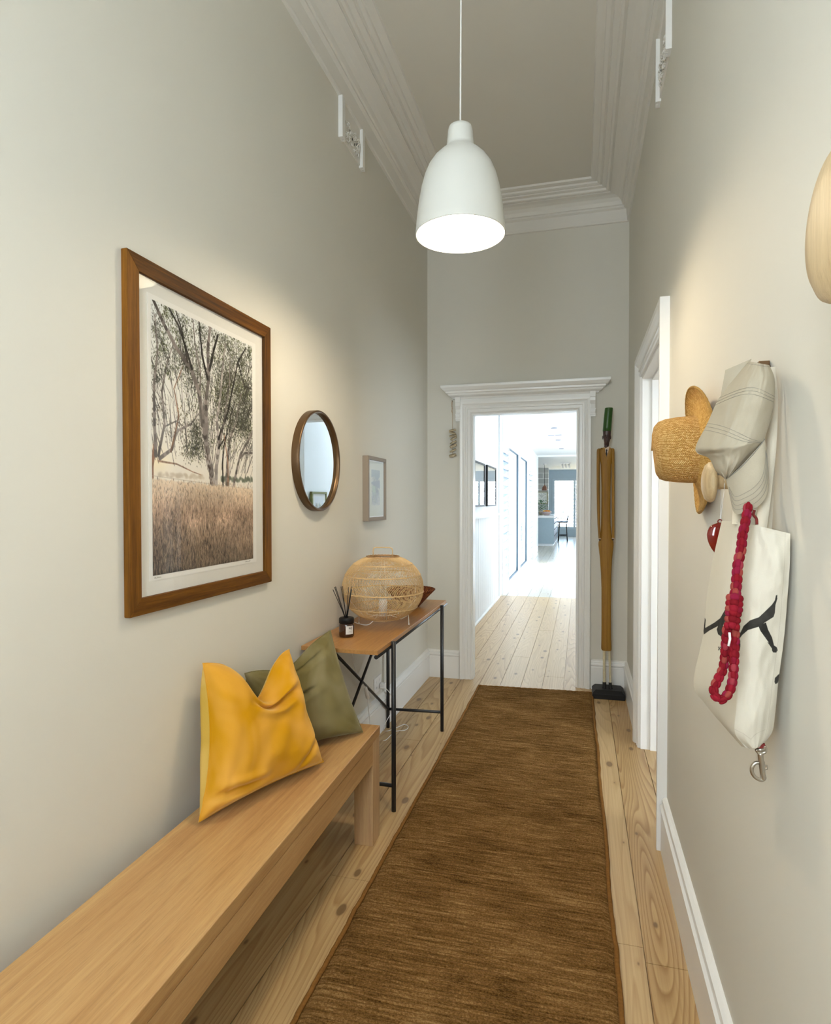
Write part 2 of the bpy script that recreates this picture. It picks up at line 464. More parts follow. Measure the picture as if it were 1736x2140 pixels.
# ------------------------------------------------------------------ measures of the hall
XL, XR, D, CZ = -1.148, 0.3274, 4.573, 3.56   # left wall, right wall, end wall, ceiling
YF = -.68                                    # front wall, behind the camera
DL, DR, DT = -0.802, -0.016, 2.034            # doorway in the end wall
RY0, RY1, RT = 2.605, 3.535, 2.045            # doorway in the right wall

# ================================================================== STRUCTURE
def floorboards(name, x0, x1, y0, y1, mat, joints=True, seed=3, z=0.0):
    q = MB(); rr = random.Random(seed)
    k0 = math.floor((x0 + .114) / .152); k1 = math.ceil((x1 + .114) / .152)
    gap = .0016
    q.box(x0, x1, y0, y1, z - .06, z - .008)
    for k in range(k0, k1 + 1):
        a = max(x0, -.114 + .152 * k + gap); b = min(x1, -.114 + .152 * (k + 1) - gap)
        if b - a < .01: continue
        cuts = [y0]
        if joints:
            c = y0 + rr.uniform(.8, 3.2)
            while c < y1 - .4: cuts.append(c); c += rr.uniform(2.2, 4.2)
        if k == 2 and seed == 3: cuts = [y0, 1.88, 4.12]
        cuts.append(y1)
        for c0, c1 in zip(cuts[:-1], cuts[1:]):
            e = .0012
            q.hexa([(a, c0 + e, z - .02), (b, c0 + e, z - .02), (b, c1 - e, z - .02), (a, c1 - e, z - .02), (a, c0 + e, z), (b, c0 + e, z), (b, c1 - e, z), (a, c1 - e, z)])
    o = q.build(name, mat, loc=(0, 0, 0)); return struct(o)
floorboards('floor', -1.2, 3.3, YF - .1, 8.78, M['floor'])
floorboards('floor', -1.3, 3.7, 8.78, 24.5, M['floor_far'], seed=8)

q = MB(); q.box(XL - .16, XL, YF, 8.6, 0, 3.9)
struct(q.build('wall_left', M['wall']))
# the part of that wall past the end wall is painted bright white and carries boarding
q = MB(); q.box(XL - .01, -1.118, D + .085, 8.585, 0, 3.0)
for k in range(26):
    y = D + .085 + k * .165
    if y < 8.56: q.box(-1.12, -1.112, y, min(y + .155, 8.58), .02, 1.17)
q.box(-1.12, -1.085, D + .085, 8.585, 1.17, 1.2)
struct(q.build('wall_panelled', M['farwall']))
# right wall with the side doorway
q = MB()
q.box(XR, XR + .125, YF, RY0, 0, 3.9); q.box(XR, XR + .125, RY1, D + .2, 0, 3.9); q.box(XR, XR + .125, RY0, RY1, RT, 3.9)
struct(q.build('wall_right', M['wall']))
# end wall with doorway
q = MB()
q.box(XL - .02, DL, D, D + .08, 0, 3.9); q.box(DR, XR + .02, D, D + .08, 0, 3.9); q.box(DL, DR, D, D + .08, DT, 3.9)
struct(q.build('wall_back', M['wall']))
# front wall behind the camera: door with glass and a light above it
q = MB()
q.box(XL - .16, -.77, YF - .14, YF, 0, 3.9); q.box(-.05, XR + .13, YF - .14, YF, 0, 3.9); q.box(-.77, -.05, YF - .14, YF, 2.8, 3.9)
q.box(-.77, -.05, YF - .14, YF, 0, 1.1)
struct(q.build('wall_front', M['wall']))
q = MB()
for x in (-.77, -.095): q.box(x, x + .045, YF - .1, YF - .03, 1.1, 2.8)
q.box(-.77, -.05, YF - .1, YF - .03, 2.08, 2.13)
wf = struct(q.build('window_1', M['trim']))
q = MB(); q.box(-.77, -.05, YF - .07, YF - .064, 1.1, 2.8); q.build('pane', M['glass'], wf)
# ceiling
q = MB(); q.box(XL - .16, XR + .13, YF - .14, D + .2, CZ, CZ + .1)
struct(q.build('ceiling', M['ceil']))

# cornice and ceiling mould, mitred round the hall: (distance from wall, height)
CP = [(0, 3.342), (.013, 3.344), (.017, 3.352), (.017, 3.362), (.024, 3.424), (.040, 3.432), (.040, 3.444), (.050, 3.447),
      (.058, 3.470), (.078, 3.488), (.105, 3.497), (.135, 3.501), (.135, 3.509), (.150, 3.503), (.162, 3.507), (.166, 3.520), (.190, 3.524), (.193, 3.532),
      (.205, 3.528), (.222, 3.534), (.226, 3.545), (.240, 3.545), (.262, 3.548), (.268, 3.562), (.268, 3.60), (0, 3.60)]
q = MB()
x0, x1, y0, y1 = XL, XR, YF, D
n = len(CP)
ring = []
for (d, z) in CP:
    ring.append([(x0 + d, y0 + d, z), (x1 - d, y0 + d, z), (x1 - d, y1 - d, z), (x0 + d, y1 - d, z)])
vs = [p for r_ in ring for p in r_]
fs = [(i * 4 + k, i * 4 + (k + 1) % 4, ((i + 1) % n) * 4 + (k + 1) % 4, ((i + 1) % n) * 4 + k) for i in range(n) for k in range(4)]
q.add(vs, fs, smooth=False)
struct(q.build('trim_1', M['cornice']))

# skirting boards: profile (protrusion, height)
SP = [(0, 0), (.022, 0), (.022, .160), (.020, .164), (.020, .170), (.026, .174), (.027, .180), (.019, .186), (.016, .194), (.020, .198), (.018, .206), (.008, .213), (0, .214)]
def skirt(name, a, b, nrm, h=1.0):
    nrm = Vector(nrm); q = MB()
    prof = [nrm * p + Vector((0, 0, z * h)) for p, z in SP]
    q.sweep(prof, a, b)
    return struct(q.build(name, M['trim']))
skirt('baseboard_left', (XL, YF, 0), (XL, D, 0), (1, 0, 0))
skirt('baseboard_back', (XL, D, 0), (-.893, D, 0), (0, -1, 0))
skirt('baseboard_back', (.077, D, 0), (XR, D, 0), (0, -1, 0))
skirt('baseboard_right', (XR, YF, 0), (XR, RY0 - .105, 0), (-1, 0, 0))
skirt('baseboard_right', (XR, RY1 + .10, 0), (XR, D, 0), (-1, 0, 0))

# ---- door surrounds
def casing_prof(w=.09, t=.030):
    # (across from opening edge outwards, out of the wall)
    return [(0, 0), (0, .016), (.006, .020), (.012, .016), (.030, .016), (.034, .021), (.046, .021), (.050, .017), (.060, .020), (.070, .028), (.082, t), (w, t), (w, 0)]
def door_casing(name, plane, edges, top, w=.09, wtop=None, t=.030):
    """plane: function (across, up, out) -> point; edges: the two jamb positions"""
    q = MB(); P = casing_prof(w, t); a, b = edges; n = len(P)
    pts = []
    for (d, o) in P:
        pts.append([plane(a - d, 0, o), plane(a - d, top + d, o), plane(b + d, top + d, o), plane(b + d, 0, o)])
    vs = [p for r_ in pts for p in r_]
    fs = [(i * 4 + k, i * 4 + k + 1, ((i + 1) % n) * 4 + k + 1, ((i + 1) % n) * 4 + k) for i in range(n) for k in range(3)]
    fs += [tuple(i * 4 for i in range(n)), tuple(i * 4 + 3 for i in reversed(range(n)))]
    q.add(vs, fs, smooth=False); return q
q = door_casing('x', lambda a, u, o: Vector((a, D - o, u)), (DL + .004, DR - .004), DT - .004)
# jamb linings and stop
q.box(DL - .005, DL + .014, D - .004, D + .085, 0, DT); q.box(DR - .014, DR + .005, D - .004, D + .085, 0, DT); q.box(DL, DR, D - .004, D + .085, DT - .014, DT + .005)
# frieze above the architrave
q.box(DL - .086, DR + .086, D - .022, D, DT + .085, 2.158)
for s, e in ((-1, DL - .09), (1, DR + .09)):
    # little scrolled brackets at both sides
    pr = [(0, 2.150), (.050, 2.150), (.050, 2.112), (.046, 2.106), (.044, 2.085), (.028, 2.060), (.022, 2.035), (.030, 2.020), (.030, 2.005), (.024, 1.990), (.024, 1.972), (0, 1.972)]
    xa, xb = (e - .028, e + .010) if s < 0 else (e - .010, e + .028)
    q.sweep([Vector((0, -p, z)) for p, z in pr], (xa, D, 0), (xb, D, 0))
    for zz in (2.02, 1.985): q.box(xa - .002, xb + .002, D - .034, D, zz, zz + .008)
dc = struct(q.build('door_1', M['trim']), None)
q = MB()
CR = [(0, 2.140), (.020, 2.140), (.024, 2.150), (.046, 2.162), (.050, 2.168), (.052, 2.176), (.066, 2.180), (.068, 2.192), (.080, 2.196), (.098, 2.216), (.100, 2.232), (.094, 2.236), (0, 2.236)]
xa, xb = DL - .119, DR + .119   # mitred returns: the profile also grows sideways
vs = []
for d, z in CR:
    vs += [(xa - d, D, z), (xa - d, D - d - .01, z), (xb + d, D - d - .01, z), (xb + d, D, z)]
n = len(CR)
fs = [(i * 4 + k, i * 4 + k + 1, ((i + 1) % n) * 4 + k + 1, ((i + 1) % n) * 4 + k) for i in range(n) for k in range(3)]
q.add(vs, fs, smooth=False); q.box(xa, xb, D - .02, D, 2.13, 2.236)
q.build('door_cornice', M['trim'], dc)

q = door_casing('x', lambda a, u, o: Vector((XR - o, a, u)), (RY0 + .004, RY1 - .004), RT - .004, w=.105, t=.036)
q.box(XR - .004, XR + .13, RY0 - .005, RY0 + .018, 0, RT); q.box(XR - .004, XR + .13, RY1 - .018, RY1 + .005, 0, RT); q.box(XR - .004, XR + .13, RY0, RY1, RT - .018, RT + .005)
q.box(XR + .045, XR + .085, RY0 + .016, RY0 + .030, 0, RT - .016); q.box(XR + .045, XR + .085, RY1 - .030, RY1 - .016, 0, RT - .016); q.box(XR + .045, XR + .085, RY0, RY1, RT - .030, RT - .016)
struct(q.build('door_2', M['trim']))

# ---- side room behind the right doorway, with its window
q = MB()
q.box(.45, 3.3, 5.0, 5.1, 0, 3.0); q.box(.45, 3.3, -.3, -.2, 0, 3.0); q.box(3.2, 3.3, -.2, .55, 0, 3.0); q.box(3.2, 3.3, 2.05, 5.0, 0, 3.0); q.box(3.2, 3.3, .55, 2.05, 0, .8); q.box(3.2, 3.3, .55, 2.05, 2.2, 3.0)
struct(q.build('wall_side_room', M['farwall']))
q = MB(); q.box(.45, 3.3, -.3, 5.1, 3.0, 3.1); struct(q.build('ceiling', M['farwall']))
q = MB(); q.box(3.22, 3.27, .55, .6, .8, 2.2); q.box(3.22, 3.27, 2.0, 2.05, .8, 2.2); q.box(3.22, 3.27, .6, 2.0, .8, .85); q.box(3.22, 3.27, .6, 2.0, 2.15, 2.2)
w2 = struct(q.build('window_2', M['trim'])); q = MB(); q.box(3.24, 3.245, .6, 2.0, .85, 2.15); q.build('pane', M['glass'], w2)

# ---- second hall beyond the end wall
q = MB(); q.box(XR, XR + .125, D + .2, 8.7, 0, 3.0); struct(q.build('wall_far_hall', M['farwall']))
q = MB(); q.box(XL - .1, XR + .2, D + .08, 6.2, 2.95, 3.05); q.box(XL - .1, XR + .2, 7.1, 8.7, 2.95, 3.05); q.box(XL - .1, -.8, 6.2, 7.1, 2.95, 3.05); q.box(0, XR + .2, 6.2, 7.1, 2.95, 3.05); struct(q.build('ceiling', M['farwall']))
q = MB(); q.box(-.8, 0, 6.2, 7.1, 3.0, 3.006); struct(q.build('added_skylight', M['glass']))  # skylight out of view, added to brighten the far hall
# portal trim where that hall meets the glazed room
q = MB(); q.box(-1.148, -1.108, 8.585, 8.97, 0, 2.64); q.box(-1.12, XR + .1, 8.62, 8.95, 2.605, 3.0)
q.box(-1.12, -1.101, 8.575, 8.61, 0, 2.64); q.box(-1.12, -1.101, 8.94, 8.975, 0, 2.64)
struct(q.build('trim_2', M['farwall']))
skirt('baseboard_far_hall', (-1.118, D + .085, 0), (-1.118, 8.58, 0), (1, 0, 0), .1)
# ---- glazed room
q = MB()
X0 = -1.14
op = [(9.2, 10.08), (10.12, 11.6), (12.1, 13.52), (14.18, 15.28)]
ys = [8.97] + [v for o_ in op for v in o_] + [16.8]
for i in range(0, len(ys), 2): q.box(X0 - .12, X0, ys[i], ys[i + 1], 0, 2.62)
for a_, b_ in op: q.box(X0 - .12, X0, a_, b_, 2.24, 2.62); q.box(X0 - .12, X0, a_, b_, 0, .055)
struct(q.build('wall_glazed', M['farwall']))
q = MB(); q.box(-1.3, 3.8, 8.7, 16.8, 2.615, 2.72); struct(q.build('ceiling', M['farwall']))
q = MB(); q.box(-3.2, 3.8, 16.95, 24.6, 2.585, 2.72); q.box(-1.2, 3.8, 16.8, 16.95, 2.57, 2.72); struct(q.build('ceiling', M['farwall']))
q = MB(); q.box(3.5, 3.6, 8.7, 10.0, 0, 2.62); q.box(3.5, 3.6, 14.0, 24.6, 0, 2.62); q.box(3.5, 3.6, 10.0, 14.0, 2.1, 2.62); q.box(3.5, 3.6, 10.0, 14.0, 0, .9); q.box(XR + .1, 3.6, 8.6, 8.7, 0, 2.62)
struct(q.build('wall_opposite', M['farwall']))
q = MB(); q.box(3.55, 3.556, 10.0, 14.0, .9, 2.1)
struct(q.build('added_window', [M['glass']]))  # unseen window, added to let more daylight into the glazed room
# kitchen side: the glass wall ends, the room widens to the left
q = MB(); q.box(-3.2, -1.14, 16.8, 16.95, 0, 2.62); q.box(-3.2, -3.1, 16.9, 24.6, 0, 2.62); q.box(-1.16, -1.125, 16.78, 16.99, 0, 2.6)
struct(q.build('wall_kitchen', M['farwall']))
skirt('baseboard_glazed', (X0, 15.3, 0), (X0, 16.8, 0), (1, 0, 0), .7)

def louvre_window(name, y0, y1, z0, z1, x=X0):
    q = MB(); t = .05
    q.box(x - .09, x - .02, y0, y0 + t, z0, z1); q.box(x - .09, x - .02, y1 - t, y1, z0, z1); q.box(x - .09, x - .02, y0, y1, z0, z0 + t); q.box(x - .09, x - .02, y0, y1, z1 - t, z1)
    w = struct(q.build(name, M['trim']))
    n = int((z1 - z0 - .14) / .125)
    for k in range(n):
        zc = z0 + .10 + k * .125
        p = MB(); p.hexa([(x - .115, y0 + t, zc), (x + .0, y0 + t, zc + .085), (x + .0, y1 - t, zc + .085), (x - .115, y1 - t, zc), (x - .115, y0 + t, zc + .006), (x + .0, y0 + t, zc + .091), (x + .0, y1 - t, zc + .091), (x - .115, y1 - t, zc + .006)])
        p.build('louvre_blade', M['louvre'], w)
    return w
louvre_window('window_4', 9.2, 10.08, .055, 2.24)
louvre_window('window_5', 14.18, 15.28, .055, 2.24)
dark_edge = plain('door_seal', lin('4a6378'), .5)
for nm, (a_, b_) in (('door_3', op[1]), ('door_4', op[2])):
    q = MB(); t = .09
    q.box(X0 - .08, X0 - .03, a_, a_ + t, .055, 2.24); q.box(X0 - .08, X0 - .03, b_ - t, b_, .055, 2.24); q.box(X0 - .08, X0 - .03, a_, b_, .055, .12); q.box(X0 - .08, X0 - .03, a_, b_, 2.16, 2.24)
    d_ = struct(q.build(nm, M['trim']))
    q = MB(); q.box(X0 - .06, X0 - .052, a_ + t, b_ - t, .12, 2.16); q.build('pane', M['glass'], d_)
    q = MB(); q.box(X0 - .03, X0 + .004, b_ - .014, b_, .055, 2.24); q.box(X0 - .03, X0 + .004, a_, b_, .045, .06); q.box(X0 - .03, X0 + .004, a_, b_, 2.232, 2.246); q.build('door_seal', dark_edge, d_)
# far kitchen wall: window bank, grey sill wall
YK = 24.2
q = MB()
q.box(-3.2, -1.05, YK, YK + .15, 0, 2.62); q.box(-1.05, 3.6, YK, YK + .15, 0, .28); q.box(-1.05, 3.6, YK, YK + .15, 2.22, 2.62)
q.box(-1.05, 3.6, YK - .03, YK, 0, .09)
struct(q.build('wall_far', plain('far_grey_paint', lin('a9bac6'), .6)))
q = MB()
for x_ in (-1.05, -.26, .72, 1.7, 2.7): q.box(x_, x_ + .08, YK - .02, YK + .08, .28, 2.22)
q.box(-1.05, 3.6, YK - .02, YK + .08, .28, .38); q.box(-1.05, 3.6, YK - .02, YK + .08, 2.16, 2.24)
w6 = struct(q.build('window_6', plain('window_frame_grey', lin('b4c3cf'), .5)))
for x_ in (-.97, -.18, .80, 1.78):
    for k in range(14):
        p = MB(); zc = .40 + k * .125
        p.hexa([(x_, YK + .10, zc), (x_ + .71, YK + .10, zc), (x_ + .71, YK + .0, zc + .09), (x_, YK + .0, zc + .09), (x_, YK + .10, zc + .006), (x_ + .71, YK + .10, zc + .006), (x_ + .71, YK + .0, zc + .096), (x_, YK + .0, zc + .096)])
        p.build('louvre_blade', M['louvre'], w6)
# block-work pier
g = NT('grey_blockwork'); br = g.node('ShaderNodeTexBrick'); br.inputs['Scale'].default_value = 1.0
br.inputs['Brick Width'].default_value = .4; br.inputs['Row Height'].default_value = .2; br.inputs['Mortar Size'].default_value = .012
br.inputs['Color1'].default_value = (*lin('b9b9b4'), 1); br.inputs['Color2'].default_value = (*lin('a9aaa6'), 1); br.inputs['Mortar'].default_value = (*lin('dcdcd8'), 1)
t_ = g.node('ShaderNodeTexCoord'); sp = g.node('ShaderNodeSeparateXYZ'); cb = g.node('ShaderNodeCombineXYZ')
g.link(t_.outputs['Object'], sp.inputs[0]); g.link(sp.outputs[0], cb.inputs[0]); g.link(sp.outputs[2], cb.inputs[1]); g.link(cb.outputs[0], br.inputs['Vector'])
g.base(br.outputs['Color'], .8)
q = MB(); q.box(-3.1, -1.13, 22.6, 22.8, 0, 2.585); struct(q.build('wall_blockwork', g.mat))

# ---- outdoors seen through the glass
q = MB(); q.box(-9, -1.3, 5, 27, -.12, -.04); struct(q.build('ground', plain('grey_deck', lin('434c54'), .8, nz=.1)))
q = MB()
for k in range(12): q.box(-4.6, -4.55, 6, 24, -.04 + k * .2, .15 + k * .2)
tag(q.build('garden_fence', plain('fence_grey', lin('35424e'), .8)), 'slatted fence outside the glass doors of the far room', 'fence')
q = MB(); q.box(-9, 9, 24.6, 40, -.35, -.25); struct(q.build('ground', plain('garden_ground', lin('a08a5c'), .9, nz=.3)))
leafm = [plain('leaf_green', lin('2f6a35'), .6, nz=.3), plain('leaf_olive', lin('8c8a4a'), .6, nz=.3), plain('leaf_rust', lin('a8713a'), .6, nz=.3)]
def shrub(name, label, c, spread, zr, nleaf, wts, seed):
    rr = random.Random(seed)
    t = thing(name, label, 'plant', (c[0], c[1], -.25))
    q = MB()
    for b_ in range(9):
        p = Vector((c[0], c[1], -.25)); pts = [p.copy()]
        tip = Vector((c[0] + rr.uniform(-1, 1) * spread, c[1] + rr.uniform(-.5, .5), rr.uniform(zr[0], zr[1])))
        for k in range(1, 6):
            pts.append(p.lerp(tip, k / 5) + Vector((rr.uniform(-.05, .05), rr.uniform(-.05, .05), 0)))
        q.tube(pts, [.016 * (1 - k * .16) for k in range(6)], 5)
    q.build('stems', M['dark_wood'], t)
    q = MB()
    for i in range(nleaf):
        z = rr.uniform(*zr); p = Vector((c[0] + rr.gauss(0, .55) * spread, c[1] + rr.uniform(-.6, .6), z))
        a_ = Vector((rr.uniform(-1, 1), rr.uniform(-1, 1), rr.uniform(-1, .4))).normalized() * rr.uniform(.035, .07)
        b_ = a_.orthogonal().normalized() * .018
        q.m = rr.choices((0, 1, 2), wts)[0]
        q.add([p, p + a_ * .5 + b_, p + a_, p + a_ * .5 - b_], [(0, 1, 2, 3)])
    q.build('leaves', leafm, t, recalc=False)
shrub('garden_shrub', 'rust and olive leaved bush low outside the far window', (-.65, 25.3), .55, (.15, 1.15), 420, (1, 3, 4), 3)
shrub('garden_tree', 'green leaved tree branch high outside the left pane of the far window', (-.95, 27.2), .62, (1.52, 2.68), 170, (6, 2, 1), 4)
shrub('garden_tree', 'dense green tree outside the right pane of the far window', (-.06, 28.8), .28, (1.3, 2.88), 260, (8, 1, 0), 5)

# ================================================================== THINGS IN THE HALL
# ---- pendant lamp
PC = Vector((-.412, 2.118, 2.298))
t = thing('pendant_lamp', 'white bell shaped pendant lamp glowing over the hall runner', 'lamp', PC)
q = MB()
outer = [(.1575, 0), (.158, .006), (.1545, .045), (.150, .085), (.1445, .125), (.137, .165), (.126, .205), (.112, .238), (.094, .264), (.074, .284), (.058, .297), (.0505, .304), (.048, .312), (.0455, .340), (.043, .366), (.040, .376), (.030, .380), (.004, .380)]
inner = [(max(r - .004, .003), z - (.004 if i > 8 else 0)) for i, (r, z) in enumerate(outer)]
inner[0] = (.1545, 0)
prof = inner[::-1] + outer
q.lathe(prof, PC, seg=64)
q.build('shade', M['lamp_white'], t)
q = MB(); q.tube([PC + Vector((0, 0, .38)), PC + Vector((.002, 0, .8)), PC + Vector((0, 0, CZ - 2.298 - .03))], .0032, 8); q.build('cord', M['white_plastic'], t)
q = MB(); q.lathe([(0.0, CZ - .035), (.045, CZ - .033), (.05, CZ - .02), (.05, CZ)], (PC.x, PC.y, 0), seg=32); q.build('ceiling_rose', M['white_plastic'], t)
q = MB(); q.lathe([(.016, .36), (.019, .30), (.019, .13), (.015, .118), (.0, .118)], PC, seg=24); q.build('socket', M['white_plastic'], t)
q = MB(); q.ball(PC + Vector((0, 0, .072)), (.047, .047, .05), 24, 16); q.build('bulb', M['bulb'], t)

# ---- plaster wall vents under the cornice
def vent(name, label, x, y0, y1, z0, z1, sgn):
    t = thing(name, label, 'vent', (x, (y0 + y1) / 2, z0))
    q = MB(); q.box(x, x + sgn * .006, y0 + .004, y1 - .004, z0, z1); q.build('back_plate', M['cornice'], t)
    for a_ in (y0, y1 - .045):
        q = MB()
        for k, (w0, w1, h) in enumerate(((0, .014, .022), (.014, .020, .010), (.020, .028, .020), (.028, .034, .009), (.034, .045, .018))):
            q.box(x, x + sgn * h, a_ + w0, a_ + w1, z0 - .012, z1)
        q.build('fluted_side', M['trim'], t)
    q = MB(); rr = random.Random(5); q.smooth = True
    for k in range(42):
        yc = y0 + .06 + rr.random() * (y1 - y0 - .12); zc = z0 + .015 + rr.random() * .10
        R = rr.uniform(.006, .014); a0 = rr.random() * 6
        q.tube([(x + sgn * (.008 + .006 * math.sin(i * .8)), yc + R * math.cos(a0 + i * .55), zc + R * math.sin(a0 + i * .55)) for i in range(9)], .003, 6)
    q.build('scroll_ornament', M['cornice'], t)
    for k in range(12):
        yc = y0 + .06 + rr.random() * (y1 - y0 - .12); zc = z0 + .02 + rr.random() * .09
        q = MB(); q.box(x + sgn * .0055, x + sgn * .0068, yc, yc + .008, zc, zc + .012)
        q.build('opening', M['black'], t)
    return t
vent('wall_vent', 'white plaster wall vent with scrollwork high on the left wall', XL, 2.79, 3.12, 3.155, 3.345, 1)
vent('wall_vent', 'white plaster wall vent high on the right wall above the side doorway', XR, 2.50, 2.86, 3.09, 3.345, -1)

# ---- pictures
class Canvas:
    """a little painter for printed pictures: colours live on the vertices of a fine grid"""
    def __init__(s, w, h, c=(1, 1, 1)):
        s.w, s.h = w, h; s.a = np.empty((h, w, 3), np.float64); s.a[:] = c
    def blend(s, mask, y0, x0, c):
        h, w = mask.shape; reg = s.a[y0:y0 + h, x0:x0 + w]
        reg += (np.array(c) - reg) * mask[..., None]
    def stroke(s, pts, w0, w1, c, alpha=1.0, jit=0):
        n = len(pts) - 1
        for i in range(n):
            (ax, ay), (bx, by) = pts[i], pts[i + 1]
            ra = w0 + (w1 - w0) * i / n; rb = w0 + (w1 - w0) * (i + 1) / n; R = max(ra, rb) + 1.5
            x0 = int(max(0, math.floor(min(ax, bx) - R))); x1 = int(min(s.w, math.ceil(max(ax, bx) + R)))
            y0 = int(max(0, math.floor(min(ay, by) - R))); y1 = int(min(s.h, math.ceil(max(ay, by) + R)))
            if x1 <= x0 or y1 <= y0: continue
            Y, X = np.mgrid[y0:y1, x0:x1]; dx, dy = bx - ax, by - ay; L = dx * dx + dy * dy + 1e-9
            tt = np.clip(((X - ax) * dx + (Y - ay) * dy) / L, 0, 1)
            dd = np.hypot(X - ax - tt * dx, Y - ay - tt * dy) - (ra + (rb - ra) * tt)
            cc = c(rng) if callable(c) else c
            s.blend(np.clip(.5 - dd, 0, 1) * alpha, y0, x0, cc)
    def dots(s, xs, ys, rx, ry, cols, alpha=.9):
        for x, y, a_, b_, c in zip(xs, ys, rx, ry, cols):
            x0 = int(max(0, x - a_ - 1)); x1 = int(min(s.w, x + a_ + 2)); y0 = int(max(0, y - b_ - 1)); y1 = int(min(s.h, y + b_ + 2))
            if x1 <= x0 or y1 <= y0: continue
            Y, X = np.mgrid[y0:y1, x0:x1]
            mk = np.clip(1.4 - np.hypot((X - x) / max(a_, .6), (Y - y) / max(b_, .6)), 0, 1) * alpha
            s.blend(mk, y0, x0, c)
    def poly(s, pts, c, alpha=1.0):
        P = np.array(pts, float); x0, y0 = np.floor(P.min(0)).astype(int) - 1; x1, y1 = np.ceil(P.max(0)).astype(int) + 2
        x0 = max(x0, 0); y0 = max(y0, 0); x1 = min(x1, s.w); y1 = min(y1, s.h)
        if x1 <= x0 or y1 <= y0: return
        acc = 0
        for ox, oy in ((-.25, -.25), (.25, -.25), (-.25, .25), (.25, .25)):
            Y, X = np.mgrid[y0:y1, x0:x1]; X = X + ox; Y = Y + oy
            ins = np.zeros(X.shape, bool)
            for i in range(len(P)):
                (ax, ay), (bx, by) = P[i], P[i - 1]
                if ay == by: continue
                ins ^= ((ay > Y) != (by > Y)) & (X < (bx - ax) * (Y - ay) / (by - ay) + ax)
            acc = acc + ins / 4
        s.blend(acc * alpha, y0, x0, c)
    def mesh(s, fn):
        """fn(u right, v down) -> point"""
        q = MB(); vs = [fn(i / (s.w - 1), j / (s.h - 1)) for j in range(s.h) for i in range(s.w)]
        fs = [(j * s.w + i, j * s.w + i + 1, (j + 1) * s.w + i + 1, (j + 1) * s.w + i) for j in range(s.h - 1) for i in range(s.w - 1)]
        q.add(vs, fs, smooth=True)
        A = np.clip(s.a.reshape(-1, 3), 0, 1); q.col = np.where(A <= .04045, A / 12.92, ((A + .055) / 1.055) ** 2.4)
        return q

def vnoise(h, w, sy, sx):
    gy, gx = int(h / sy) + 3, int(w / sx) + 3; G = rng.random((gy, gx))
    y = np.arange(h) / sy; x = np.arange(w) / sx; yi = y.astype(int); xi = x.astype(int); fy = (y - yi)[:, None]; fx = (x - xi)[None]
    a = G[yi][:, xi]; b = G[yi][:, xi + 1]; c = G[yi + 1][:, xi]; d = G[yi + 1][:, xi + 1]
    return (a * (1 - fx) + b * fx) * (1 - fy) + (c * (1 - fx) + d * fx) * fy

